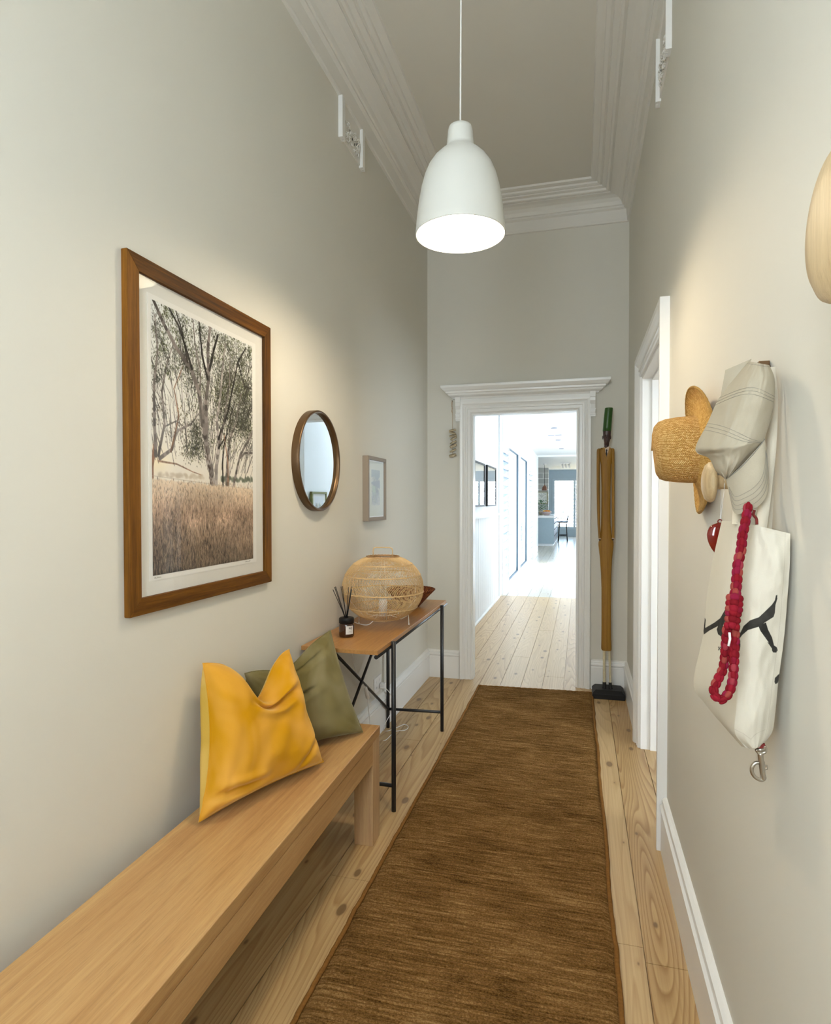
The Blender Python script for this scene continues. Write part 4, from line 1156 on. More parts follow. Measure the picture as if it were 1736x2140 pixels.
# ---- carved wooden figure by the doorway
SB = Vector((.192, 4.415, 0))
t = thing('wooden_sculpture', 'tall thin carved man in mustard suit and green hat beside the doorway', 'sculpture', SB)
def sx(u): return .1800 + (u - 165) * .000955       # across, from the carving's front view
def sz(v): return 1.36 - (840 + v / 3.34 - 1048.3) * .00333
YS = 4.42
q = MB()
b0 = [(.084, 4.335), (.300, 4.335), (.300, 4.520), (.084, 4.520)]
def slab(q, z0, z1, i0, i1):
    q.hexa([(b0[0][0] + i0, b0[0][1] + i0, z0), (b0[1][0] - i0, b0[1][1] + i0, z0), (b0[2][0] - i0, b0[2][1] - i0, z0), (b0[3][0] + i0, b0[3][1] - i0, z0),
            (b0[0][0] + i1, b0[0][1] + i1, z1), (b0[1][0] - i1, b0[1][1] + i1, z1), (b0[2][0] - i1, b0[2][1] - i1, z1), (b0[3][0] + i1, b0[3][1] - i1, z1)])
slab(q, 0, .034, 0, 0); slab(q, .034, .058, 0, .022)
q.build('plinth', M['black'], t, bevel=.002)
def loft(sections, seg=28, pw=2.4):
    """sections: (v, left u, right u, depth in metres, y shift)"""
    q = MB()
    def fn(a, b):
        f = b * (len(sections) - 1); i = min(int(f), len(sections) - 2); f -= i
        A, B = sections[i], sections[i + 1]; s_ = [A[k] + (B[k] - A[k]) * f for k in range(5)]
        cx = (sx(s_[1]) + sx(s_[2])) / 2; rx = abs(sx(s_[2]) - sx(s_[1])) / 2; ry = s_[3] / 2
        c, sn = math.cos(2 * PI * a), math.sin(2 * PI * a)
        return Vector((cx + rx * math.copysign(abs(c) ** (2 / pw), c), YS + s_[4] + ry * math.copysign(abs(sn) ** (2 / pw), sn), sz(s_[0])))
    q.grid(fn, seg, (len(sections) - 1) * 3)
    A = sections[0]; n0 = len(q.v)
    for S_ in (sections[0], sections[-1]):
        vs = [Vector(((sx(S_[1]) + sx(S_[2])) / 2, YS + S_[4], sz(S_[0])))]
        k0 = 0 if S_ is sections[0] else (len(sections) - 1) * 3 * (seg + 1)
        vs += [q.v[k0 + i] for i in range(seg + 1)]
        q.add(vs, [(0, i + 1, i + 2) for i in range(seg)], smooth=False)
    return q
# suit body and long skirt of the coat
loft([(322, 120, 186, .030, .0), (334, 106, 200, .042, 0), (345, 104, 202, .046, 0), (400, 111, 196, .046, 0), (440, 119, 190, .046, 0), (600, 124, 188, .046, 0), (760, 124, 188, .046, 0), (860, 122, 190, .048, 0), (930, 118, 196, .052, 0), (962, 112, 203, .056, 0), (980, 105, 210, .060, 0),
      (1000, 104, 210, .060, 0), (1100, 116, 201, .056, 0), (1200, 123, 196, .052, 0), (1300, 127, 194, .050, 0), (1500, 128, 195, .050, 0), (1660, 128, 197, .052, 0), (1728, 127, 200, .054, 0), (1738, 132, 197, .050, 0)], pw=2.7).build('suit', M['mustard'], t)
# arms
for S_ in ([(326, 99, 116, .022, 0), (334, 91, 116, .034, 0), (350, 89, 114, .038, 0), (450, 89, 112, .034, -.002), (600, 90, 112, .032, -.004), (750, 93, 113, .030, -.008), (860, 97, 115, .028, -.014), (930, 102, 120, .028, -.020), (952, 104, 122, .028, -.022)],
           [(326, 189, 206, .022, 0), (334, 188, 213, .034, 0), (350, 190, 214, .038, 0), (450, 192, 214, .034, -.002), (600, 194, 215, .032, -.004), (750, 196, 216, .030, -.008), (860, 197, 216, .028, -.014), (930, 196, 215, .028, -.020), (948, 196, 215, .028, -.022)]):
    arm = loft(S_, 18).build('arm', M['mustard'], t)
    L_ = S_[-1]; loft([(L_[0] + 1, L_[1] - 1, L_[2] + 1, .031, L_[4]), (L_[0] + 5, L_[1] - 1, L_[2] + 1, .031, L_[4])], 18).build('cuff', M['cream_cloth'], arm)
    loft([(L_[0] + 3, L_[1] + 2, L_[2] - 3, .024, L_[4]), (L_[0] + 12, L_[1] + 2, L_[2] - 4, .024, L_[4]), (L_[0] + 17, L_[1] + 6, L_[2] - 7, .014, L_[4])], 14).build('hand', M['dark_wood'], arm)
# centre ridge, lapels, shirt, tie
q = MB(); q.hexa([(sx(x_), YS - d_, sz(v_)) for v_, d_ in ((1735, .030), (405, .024)) for x_, d_ in ((159, d_), (164, d_ + .0015), (169, d_), (164, d_ - .006))]); q.build('front_seam', M['mustard'], t)
def plate(name, pts, mat, y0, th=.004, pr=None):
    q = MB(); n = len(pts); vs = [(sx(u), YS - y0, sz(v)) for u, v in pts] + [(sx(u), YS - y0 - th, sz(v)) for u, v in pts]
    q.add(vs, [(i, (i + 1) % n, n + (i + 1) % n, n + i) for i in range(n)] + [tuple(range(n)), tuple(range(n, 2 * n))], smooth=False)
    return q.build(name, mat, pr or t, bevel=.0005)
plate('shirt', [(140, 316), (152, 328), (164, 318), (176, 312), (180, 318), (170, 350), (158, 385), (148, 350)], M['cream_cloth'], .0215, .003)
plate('tie', [(152, 340), (158, 333), (164, 340), (161, 350), (163, 366), (157, 388), (151, 364), (154, 350)], M['black'], .0245, .003)
plate('lapel', [(140, 318), (146, 330), (150, 355), (158, 392), (160, 412), (146, 400), (134, 362), (128, 340), (134, 335), (130, 328)], M['mustard'], .0225, .0045)
plate('lapel', [(178, 316), (174, 330), (167, 360), (160, 392), (160, 412), (168, 402), (180, 366), (190, 342), (183, 336), (188, 328)], M['mustard'], .0225, .0045)
# head, features, hat
head = loft([(332, 148, 164, .018, 0), (318, 140, 172, .026, 0), (306, 142, 174, .028, 0), (296, 140, 176, .034, -.002), (286, 141, 177, .040, -.004), (274, 139, 181, .044, -.004), (262, 137, 184, .046, -.004), (250, 135, 186, .046, -.002), (235, 134, 187, .044, 0), (215, 133, 188, .044, 0), (203, 133, 189, .044, 0)], 26, 2.2).build('head', M['dark_wood'], t)
q = MB(); q.ball((sx(156), YS - .026, sz(258)), (.0045, .006, .011), 12, 8); q.build('nose', M['dark_wood'], head)
q = MB(); q.tube([(sx(149), YS - .0245, sz(277)), (sx(157), YS - .0275, sz(275)), (sx(166), YS - .0245, sz(277))], .0028, 8); q.build('mouth', M['dark_wood'], head)
for u in (147, 168):
    q = MB(); q.ball((sx(u), YS - .0235, sz(242)), (.0045, .002, .0028), 10, 6); q.build('eye', M['black'], head)
    q = MB(); q.tube([(sx(u - 6), YS - .0235, sz(236)), (sx(u), YS - .0258, sz(233.5)), (sx(u + 6), YS - .0235, sz(236))], .0016, 6); q.build('brow', M['dark_wood'], head)
for u in (131.5, 186.5):
    q = MB(); q.ball((sx(u), YS - .002, sz(250)), (.0034, .006, .014), 10, 8); q.build('ear', M['dark_wood'], head)
loft([(206, 131, 190, .048, 0), (204, 131, 190, .056, 0), (120, 137, 196, .055, .001), (50, 145, 201, .054, .002), (45, 147, 200, .052, .002)], 32, 2.0).build('hat', M['green_paint'], t)
# legs and shoes
for (a_, b_, c_, d_) in ((138, 157, 140, 160), (176, 194, 182, 200)):
    leg = loft([(1732, a_, b_, .020, 0), (1850, (a_ + c_) / 2 + 1, (b_ + d_) / 2 - 1, .019, 0), (1968, c_, d_, .020, 0)], 14, 2.0).build('leg', M['cream_paint'], t)
    k_ = -4 if a_ < 150 else 6
    loft([(1962, c_ - 2, d_ + 2, .024, 0), (1985, c_ - 3, d_ + 4, .030, -.004), (2012, c_ - 5 + k_ / 2, d_ + 6 + k_, .046, -.012), (2030, c_ - 6 + k_ / 2, d_ + 9 + k_, .060, -.018)], 16, 2.6).build('shoe', M['black'], leg)

# ---- clay disc hanging
HC = Vector((-.944, D - .028, 1.93))
t = thing('disc_hanging', 'string of eight pale clay discs hanging left of the doorway', 'ornament', (HC.x, D, 1.69))
q = MB(); q.tube([(-.947, D, 2.128), (-.947, D - .034, 2.131)], .0014, 6); q.build('nail', M['black'], t)
q = MB(); q.tube([(-.947, D - .029, 2.131), (-.945, D - .029, 2.09), (-.948, D - .029, 2.07), (-.944, D - .029, 2.03), (-.944, D - .028, 1.70)], .0012, 6)
q.tube([(-.947, D - .029, 2.131), (-.951, D - .029, 2.09), (-.944, D - .030, 2.07), (-.952, D - .029, 2.05), (-.944, D - .029, 2.035)], .0011, 6)
q.build('string', M['string'], t)
tl = [(1.905, .00, .12), (1.885, .00, -.42), (1.862, .004, .06), (1.843, .008, .42), (1.812, .006, .40), (1.785, .006, .38), (1.750, .004, .42), (1.712, .002, .20)]
for i, (z, dx, tilt) in enumerate(tl):
    q = MB(); c0 = Vector((HC.x + dx, HC.y, z)); th_ = .010 if i not in (5, 7) else .018
    R = Matrix.Rotation(-tilt, 4, 'Y') @ Matrix.Rotation(.25, 4, 'X')
    prof_ = [(0, -th_ / 2), (.026, -th_ / 2), (.0275, -th_ / 2 + .002), (.0275, th_ / 2 - .002), (.026, th_ / 2), (0, th_ / 2 - .002)]
    q.grid(lambda a, b: c0 + R @ Vector((*(lambda r, h: (r * math.cos(2 * PI * a), r * .92 * math.sin(2 * PI * a), h))(*(lambda f: (prof_[min(int(f), 4)][0] + (prof_[min(int(f), 4) + 1][0] - prof_[min(int(f), 4)][0]) * (f - min(int(f), 4)), prof_[min(int(f), 4)][1] + (prof_[min(int(f), 4) + 1][1] - prof_[min(int(f), 4)][1]) * (f - min(int(f), 4))))(b * 5)),)), 28, 5)
    q.build('clay_disc', M['clay'], t)

# ================================================================== RIGHT WALL
# ---- straw hat
HT = Vector((XR, 1.752, 1.497))
t = thing('straw_hat', 'golden straw sun hat hanging on the right wall beside the side doorway', 'hat', (XR, HT.y, 1.33))
q = MB()
def brim(a, b):
    th = 2 * PI * a; r = .084 + (.166 - .084) * b
    h = -.036 + .016 * math.sin(b * 2.6) + .010 * math.cos(th * 2 + .4) * b * b - .012 * math.sin(th) * b
    r *= 1 + .01 * math.sin(th * 3) * b
    return Vector((HT.x + h, HT.y + r * math.cos(th), HT.z + r * 1.0 * math.sin(th)))
q.grid(brim, 96, 14)
q.grid(lambda a, b: brim(a, b) + Vector((.004, 0, 0)), 96, 14, flip=True)
ed = q.build('brim', M['straw_brim'], t, recalc=False)
q = MB(); q.tube([brim(i / 160, 1.0) + Vector((.002 + .0004 * math.sin(i * 2.2), 0, .0004 * math.sin(i * 2.9))) for i in range(160)], .0030, 8, closed=True); q.build('edge_braid', M['straw_brim'], ed)
q = MB()
cp = [(.088, -.030), (.089, -.050), (.0875, -.080), (.084, -.108), (.078, -.124), (.066, -.133), (.045, -.137), (.0, -.138)]
def crown(a, b):
    f = b * (len(cp) - 1); i = min(int(f), len(cp) - 2); f -= i; r = cp[i][0] * (1 - f) + cp[i + 1][0] * f; h = cp[i][1] * (1 - f) + cp[i + 1][1] * f
    th = 2 * PI * a; r *= 1 + .03 * math.sin(th * 2 + 1.0) * b + .02 * noise.noise(Vector((math.cos(th) * 1.5, math.sin(th) * 1.5, b * 2)))
    h -= .006 * math.sin(th - .5) * b
    return Vector((HT.x + h, HT.y + r * .96 * math.cos(th), HT.z + r * 1.0 * math.sin(th)))
q.grid(crown, 96, 28); q.build('crown', M['straw'], t)

# ---- round wooden coat knobs
def coat_knob(label, x, y, z, r, stem, lean=0.0):
    t = thing('coat_peg', label, 'hook', (XR, y, z), 'round wooden coat knobs on the right wall')
    q = MB(); q.lathe([(0, x - .0105), (r * .55, x - .010), (r * .85, x - .0055), (r * .98, x + .001), (r, x + .005), (r * .93, x + .010), (r * .7, x + .0125), (0, x + .013)], (0, y, z), axis='x', seg=56); q.build('disc', M['knob'], t)
    q = MB(); q.lathe([(stem, x + .010), (stem * .94, x + .03), (stem, XR - .0005)], (0, y, z), axis='x', seg=32); q.lathe([(0, XR - .0008), (stem, XR - .0008)], (0, y, z), axis='x', seg=32); q.build('stem', M['knob'], t)
    return t
coat_knob('small round ash coat knob left of the hanging cap with the red pendant on it', .2575, 1.384, 1.400, .0425, .0155)
coat_knob('large round ash coat knob cut off by the right edge of the photo', .245, .700, 1.641, .080, .022)

# ---- dark bronze hook
q = MB()
hk = at(1590, 752, y=1.165)
hk = Vector((XR, 1.228, at(1590, 753, y=1.2).z))
q.box(XR - .004, XR, hk.y - .012, hk.y + .02, hk.z - .06, hk.z - .006)
t = thing('coat_hook', 'dark bronze coat hook holding the cap and tote bag', 'hook', (XR, hk.y, hk.z - .065))
q.build('back_plate', M['bronze'], t, bevel=.001)
q = MB(); q.box(XR - .030, XR - .002, hk.y - .014, hk.y + .020, hk.z - .012, hk.z - .006); q.box(XR - .020, XR - .002, hk.y - .014, hk.y + .022, hk.z - .007, hk.z + .002)
q.build('arm', M['bronze'], t, bevel=.001)

# ---- canvas tote bag
def cat(P, f):
    n = len(P) - 1; f = max(0, min(n - 1e-9, f)); i = int(f); s_ = f - i
    p0, p1, p2, p3 = P[max(i - 1, 0)], P[i], P[i + 1], P[min(i + 2, n)]
    return .5 * ((2 * p1) + (p2 - p0) * s_ + (2 * p0 - 5 * p1 + 4 * p2 - p3) * s_ ** 2 + (3 * p1 - p0 - 3 * p2 + p3) * s_ ** 3)
def P3(px, py, d): return Vector((px, py, d))          # a point of the bag: where it shows, and its distance down the hall
vk = [0, .18, .36, .55, .72, .86, .95, 1.0]
BLf = [P3(1508, 1088, 1.25), P3(1491, 1162, 1.26), P3(1477, 1243, 1.27), P3(1468, 1330, 1.28), P3(1449, 1428, 1.30), P3(1474, 1472, 1.27), P3(1513, 1519, 1.20), P3(1549, 1560, 1.14)]
BMf = [P3(1562, 1094, 1.10), P3(1557, 1172, 1.095), P3(1549, 1250, 1.09), P3(1544, 1330, 1.085), P3(1542, 1415, 1.085), P3(1538, 1480, 1.09), P3(1536, 1533, 1.10), P3(1566, 1565, 1.11)]
BRf = [P3(1651, 1115, 1.075), P3(1650, 1178, 1.075), P3(1645, 1250, 1.08), P3(1638, 1332, 1.085), P3(1626, 1425, 1.095), P3(1619, 1495, 1.10), P3(1612, 1532, 1.105), P3(1588, 1562, 1.105)]
def vmap(v):
    for i in range(len(vk) - 1):
        if v <= vk[i + 1]: return i + (v - vk[i]) / (vk[i + 1] - vk[i])
    return len(vk) - 1
def topcut(u):      # the hem sags between the panels
    if u < .5: return 0
    s_ = (u - .5) * 2
    return -.022 * math.exp(-((s_ - .25) / .28) ** 2)
def bag_px(u, v):
    f = vmap(v); L, M_, R = cat(BLf, f), cat(BMf, f), cat(BRf, f)
    if u < .5:
        s_ = u * 2; p = L.lerp(M_, s_); p.z -= .030 * math.sin(PI * s_) * (1 - v * .3)
    else:
        s_ = (u - .5) * 2; p = M_.lerp(R, s_); p.z -= .014 * math.sin(PI * s_)
    return p
def bag_pt(u, v, off=0.0):
    p = bag_px(u, v); d = p.z - off
    d += .007 * noise.noise(Vector((u * 4, v * 5, 2))) + .002 * noise.noise(Vector((u * 14, v * 16, 5)))
    w_ = at(p.x, p.y + (-14 * math.exp(-((u - .80) / .06) ** 2) * 0 if v > .2 else 0), y=d)
    w_.x = min(w_.x, XR - .003); return w_
NX, NY = 320, 660
C = Canvas(NX, NY, (.80, .775, .715))
# the printed strokes, laid out on the cloth through the same mapping
def inv(px, py):
    best = None
    lo, hi = 0.0, 1.0
    v = (py - 1090) / (1560 - 1090)
    for _ in range(30):
        # v from the height, u from the side position
        f = vmap(max(0, min(1, v))); L, M_, R = cat(BLf, f), cat(BMf, f), cat(BRf, f)
        if px < M_.x: s_ = (px - L.x) / (M_.x - L.x); u = s_ / 2; yy = L.y + (M_.y - L.y) * s_
        else: s_ = (px - M_.x) / (R.x - M_.x); u = .5 + s_ / 2; yy = M_.y + (R.y - M_.y) * s_
        v += (py - yy) / 520
    return u * (NX - 1), v * (NY - 1)
def c5(x, y): return inv(1400 + x / 3.45, 1040 + y / 3.45)
ink = (.10, .10, .10)
def dense(pts):
    out = []
    for i in range(len(pts)):
        a_, b_ = pts[i], pts[(i + 1) % len(pts)]
        for k in range(6): out.append((a_[0] + (b_[0] - a_[0]) * k / 6, a_[1] + (b_[1] - a_[1]) * k / 6))
    return out
for shp in (
    [(497, 1020), (500, 985), (530, 925), (575, 885), (640, 862), (690, 815), (735, 770), (755, 740), (762, 705), (772, 700), (772, 730), (760, 770), (755, 830), (745, 860), (690, 895), (640, 930), (560, 955), (520, 990)],
    [(636, 925), (690, 900), (705, 950), (735, 1010), (748, 1065), (770, 1080), (776, 1100), (764, 1117), (742, 1117), (733, 1100), (735, 1075), (700, 1030), (650, 960)],
    [(494, 1020), (505, 1030), (506, 1070), (499, 1110), (494, 1090)],
    [(247, 856), (256, 880), (252, 940), (320, 900), (360, 870), (400, 800), (410, 780), (440, 740), (480, 700), (505, 655), (512, 670), (505, 710), (450, 800), (405, 870), (382, 920), (380, 960), (400, 1005), (380, 1010), (345, 985), (335, 950), (345, 925), (280, 960), (243, 987), (240, 960)],
    [(755, 1300), (785, 1270), (792, 1290), (775, 1335), (760, 1345), (752, 1330)],
):
    C.poly([c5(x, y) for x, y in dense(shp)], ink)
C.poly([c5(x, y) for x, y in dense([(700, 1040), (740, 1060), (735, 1090)])], ink)
# a small serif K and a full stop
for seg_ in ([(350, 1078), (350, 1097)], [(365, 1078), (352, 1088)], [(353, 1087), (366, 1097)], [(346, 1078), (355, 1078)], [(346, 1097), (355, 1097)], [(362, 1097), (369, 1097)], [(361, 1078), (368, 1078)], [(372, 1098), (373, 1098)]):
    P_ = [c5(x, y) for x, y in seg_]; C.stroke(P_, .8, .8, (.12, .12, .12))
# seams: hem, side hem, fold of the base
for x_ in (.94,):
    C.stroke([((NX - 1) * (x_ - .0), 8), ((NX - 1) * x_, NY * .5), ((NX - 1) * (x_ - .02), NY - 30)], .5, .5, (.64, .60, .54), .7)
C.stroke([(0, 24), (NX, 24)], .4, .4, (.72, .69, .62), .35)
C.stroke([(NX * .5, NY * .93), (NX * .7, NY * .965), (NX * .9, NY * .93)], .5, .5, (.66, .62, .56), .7)
bag = C.mesh(lambda u, v: bag_pt(u, v))
# back of the bag and closing edges
nb = 24
bc = len(bag.v)
bag.grid(lambda u, v: (lambda p: Vector((min(p.x + .020 * math.sin(PI * u), XR - .0025), p.y + .02 * math.sin(PI * u), p.z)))(bag_pt(0, v).lerp(bag_pt(1, v), u)), nb, nb, flip=True)
bag.col = np.vstack([bag.col, np.tile(np.array(lin((.80, .775, .715))), (len(bag.v) - bc, 1))])
tote = bag.build('tote_bag', M['canvas'], loc=(XR - .04, 1.12, .93), recalc=False)
tag(tote, 'natural canvas tote bag with black brush print hanging from the bronze hook', 'bag')
def ribbon(name, pts, w, mat, parent, th=.0022, wdir=None):
    """pts: (px, py, y) along the centre; w in pixels across"""
    q = MB(); P = [Vector(p) for p in pts]; n = 24
    L = []
    for i in range(n + 1):
        p = cat(P, i / n * (len(P) - 1)); p2 = cat(P, min(i + 1, n) / n * (len(P) - 1)); p1 = cat(P, max(i - 1, 0) / n * (len(P) - 1))
        tx, ty = p2.x - p1.x, p2.y - p1.y; l_ = math.hypot(tx, ty) + 1e-9; nx, ny = -ty / l_, tx / l_
        for s_ in (-1, 1):
            a = at(p.x + nx * w / 2 * s_, p.y + ny * w / 2 * s_, y=p.z + .006 * s_)
            a.x = min(a.x, XR - .0015); L.append(a)
    vs = []; vs2 = []
    for a in L: vs.append(a); vs2.append(a + Vector((0, th, 0)))
    m_ = len(vs)
    fs = [(2 * i, 2 * i + 1, 2 * i + 3, 2 * i + 2) for i in range(n)] + [(m_ + 2 * i, m_ + 2 * i + 2, m_ + 2 * i + 3, m_ + 2 * i + 1) for i in range(n)]
    fs += [(2 * i, 2 * i + 2, m_ + 2 * i + 2, m_ + 2 * i) for i in range(n)] + [(2 * i + 1, m_ + 2 * i + 1, m_ + 2 * i + 3, 2 * i + 3) for i in range(n)]
    q.add(vs + vs2, fs, smooth=True)
    return q.build(name, mat, parent)
ribbon('strap', [(1607, 768, 1.165), (1613, 830, 1.155), (1611, 920, 1.145), (1603, 1000, 1.135), (1596, 1060, 1.12), (1590, 1104, 1.085)], 24, M['canvas_strap'], tote)
ribbon('strap', [(1603, 768, 1.17), (1610, 870, 1.17), (1612, 960, 1.165), (1608, 1040, 1.16), (1604, 1106, 1.125)], 17, M['canvas_strap'], tote)
ribbon('strap', [(1590, 770, 1.185), (1572, 860, 1.20), (1555, 960, 1.21), (1543, 1040, 1.20), (1540, 1096, 1.13)], 22, M['canvas_strap'], tote)

# ---- baseball cap
rowsL = [P3(1564, 755, 1.150), P3(1538, 786, 1.165), P3(1501, 834, 1.175), P3(1477, 886, 1.185), P3(1454.5, 930, 1.195), P3(1457, 947, 1.19), P3(1481, 958, 1.175), P3(1496, 985, 1.155), P3(1515, 1001, 1.14)]
rowsR = [P3(1607, 763, 1.120), P3(1618, 790, 1.105), P3(1618, 830, 1.10), P3(1611, 872, 1.10), P3(1597, 917, 1.10), P3(1587, 931, 1.10), P3(1567, 954, 1.105), P3(1546, 976, 1.115), P3(1519, 1001, 1.135)]
def cap_pt(u, v, off=0.0, back=False):
    f = v * 8; L, R = cat(rowsL, f), cat(rowsR, f); p = L.lerp(R, u)
    if not back:
        p.z -= .062 * math.sin(PI * u) ** .8 * math.sin(PI * min(1, v * .86 + .12)) ** .7
        p.z += .010 * math.exp(-((v - .66) / .035) ** 2) * math.exp(-((u - .22) / .22) ** 2)
        p.z += .008 * noise.noise(Vector((u * 3, v * 4, 1))) + .006 * noise.noise(Vector((u * 6 + 3, v * 5, 1))) + .0025 * noise.noise(Vector((u * 14, v * 12, 6)))
    else: p.z += .02 * math.sin(PI * u)
    w_ = at(p.x, p.y, y=p.z - off); w_.x = min(w_.x, XR - .002); return w_
q = MB(); q.grid(cap_pt, 40, 60); q.grid(lambda u, v: cap_pt(u, v, 0, True), 30, 40, flip=True)
cap = tag(q.build('baseball_cap', M['cap'], loc=(.28, 1.14, 1.33), recalc=False), 'faded beige cotton cap hanging upside down from the bronze hook', 'cap')
# the strap at the back of the head
q = MB()
sp_ = [P3(1516, 773, 1.21), P3(1570, 750, 1.185), P3(1560, 775, 1.19), P3(1504, 838, 1.205)]
def strp(u, v):
    p = sp_[0].lerp(sp_[1], u).lerp(sp_[3].lerp(sp_[2], u), v); p.z -= .01 * math.sin(PI * u); return at(p.x, p.y, y=p.z)
q.grid(strp, 12, 12); q.grid(lambda u, v: strp(u, v) + Vector((0, .003, 0)), 12, 12, flip=True)
q.build('back_strap', M['cap'], cap, recalc=False)
# peak
seam = [P3(1598, 917, 1.098), P3(1578, 941, 1.098), P3(1545, 977, 1.11), P3(1516, 1001, 1.132)]
outr = [P3(1599, 921, 1.10), P3(1604, 962, 1.105), P3(1606, 1004, 1.11), P3(1601, 1036, 1.112), P3(1584, 1058, 1.115), P3(1560, 1069, 1.12), P3(1535, 1073, 1.13), P3(1525, 1040, 1.135), P3(1517, 1004, 1.135)]
def peak(s_, w_, off=0.0):
    a = cat(seam, s_ * 3); b = cat(outr, s_ * 8); p = a.lerp(b, w_); p.z -= .020 * math.sin(PI * s_) * (.35 + .65 * math.sin(PI * w_ * .8)) + off
    return at(p.x, p.y, y=p.z)
q = MB(); q.grid(lambda u, v: peak(u, v), 40, 14); q.grid(lambda u, v: peak(u, v, -.004), 40, 14, flip=True)
q.grid(lambda u, v: peak(u, 1, -.004 * v), 40, 1)
q.build('peak', M['cap'], cap, recalc=False)
def stitch_line(name, fn, pts, parent, r=.00027):
    q = MB(); q.tube([fn(*p) for p in pts], r, 5); q.build(name, M['stitch'], parent)
def arc(fa, fb, n=26): return [(fa[0] + (fb[0] - fa[0]) * i / n, fa[1] + (fb[1] - fa[1]) * i / n) for i in range(n + 1)]
for k in range(3):
    d_ = k * .018
    stitch_line('stitching', lambda u, v: cap_pt(u, v, .0008), [(i / 30, .245 + d_ - .055 * math.sin(PI * i / 30)) for i in range(31)], cap)
    stitch_line('stitching', lambda u, v: cap_pt(u, v, .0008), [(i / 30, .372 + d_ + .165 * (i / 30) ** 1.15 - .015 * math.sin(PI * i / 30)) for i in range(31)], cap)
stitch_line('stitching', lambda u, v: cap_pt(u, v, .0008), [(i / 20, .028) for i in range(21)], cap)
for w_ in (.60, .70, .80, .90):
    stitch_line('stitching', lambda s_, w2: peak(s_, w2, .0008), [(.10 + .80 * i / 36, w_ * (1 - .0 * i)) for i in range(37)], cap)
stitch_line('stitching', lambda s_, w2: peak(s_, w2, .0010), [(i / 20, .02) for i in range(21)], cap, .0007)

# ---- knotted dog lead
reds = [lin(c) for c in ('6d0c18', '7c101c', '821424', '741026', '8e343e', '7c1634', '6a0c16', '8c4038', '74101c')]
def lead_chain(q, pts, w0, w1, cols, step=11):
    """a run of square knots: (px, py, y) path; w half width in metres"""
    P = [Vector(p) for p in pts]; dens = []
    for i in range(241): dens.append(cat(P, i / 240 * (len(P) - 1)))
    L = [0]
    for a, b in zip(dens[:-1], dens[1:]): L.append(L[-1] + math.hypot(b.x - a.x, b.y - a.y))
    n = max(2, int(L[-1] / step)); k = 0
    for i in range(n + 1):
        tgt = L[-1] * i / n
        while k < 239 and L[k + 1] < tgt: k += 1
        p = dens[k]; nx_ = dens[min(k + 1, 240)] - dens[max(k - 1, 0)]; c = at(p.x, p.y, y=p.z)
        e = at(p.x + nx_.x, p.y + nx_.y, y=p.z) - c
        e.normalize(); side = e.cross(Vector((-.25, -1, 0))).normalized(); out = e.cross(side).normalized()
        w = w0 + (w1 - w0) * i / n; h = (at(p.x, p.y + step, y=p.z) - c).length * .62
        for (so, ww, hh, dd) in ((-.56, .52, 1.05, 0), (.56, .52, 1.05, 0), (0, .64, 1.12, -.30)):
            col = random.choice(reds); n0 = len(q.v)
            cc = c + side * w * so + out * (w * 1.0 * dd) + e * (h * .35 * (1 if so else -1) * .5)
            q.grid(lambda u, v: cc + side * (w * ww * math.cos(2 * PI * u) * math.sin(PI * v)) + out * (w * .62 * math.sin(2 * PI * u) * math.sin(PI * v)) + e * (h * hh * math.cos(PI * v)), 10, 7)
            cols += [col] * (len(q.v) - n0)
q = MB(); cl = []
t = thing('dog_lead', 'knotted red and pink cord dog lead with loop, in front of the tote bag', 'lead', (.25, 1.05, .98))
K = lambda x, y, d: (1400 + x / 3.45, 1040 + y / 3.45, d)
lead_chain(q, [K(560, 70, 1.08), K(545, 160, 1.055), K(520, 280, 1.04), K(512, 370, 1.035), K(490, 470, 1.03), K(480, 590, 1.025), K(470, 690, 1.02)], .0066, .0076, cl, 15)
lead_chain(q, [K(465, 720, 1.015), K(460, 800, 1.01)], .0115, .0115, cl, 13)
lead_chain(q, [K(455, 830, 1.01), K(445, 920, 1.01)], .0108, .0105, cl, 13)
lead_chain(q, [K(465, 930, 1.02), K(465, 1020, 1.02), K(462, 1120, 1.02), K(458, 1230, 1.02), K(447, 1330, 1.02), K(420, 1410, 1.02), K(370, 1455, 1.02), K(325, 1430, 1.02), K(315, 1380, 1.025), K(345, 1310, 1.03), K(378, 1240, 1.035), K(392, 1160, 1.035), K(400, 1060, 1.03), K(408, 960, 1.02)], .0068, .0066, cl, 14)
q.col = np.array(cl); q.build('knotted_cord', M['cord'], t, recalc=False)
q = MB(); q.tube(smooth_pts([at(1576, 1066, y=1.10), at(1574, 1076, y=1.10), at(1580, 1084, y=1.10), at(1581, 1096, y=1.095)]), .0022, 8); q.build('twisted_tail', M['red_thread'], t)
q = MB(); q.tube([at(1524, 1322, y=1.005), at(1525, 1335, y=1.005), at(1522, 1350, y=1.005)], .0018, 8); q.build('white_tie', M['white_plastic'], t)
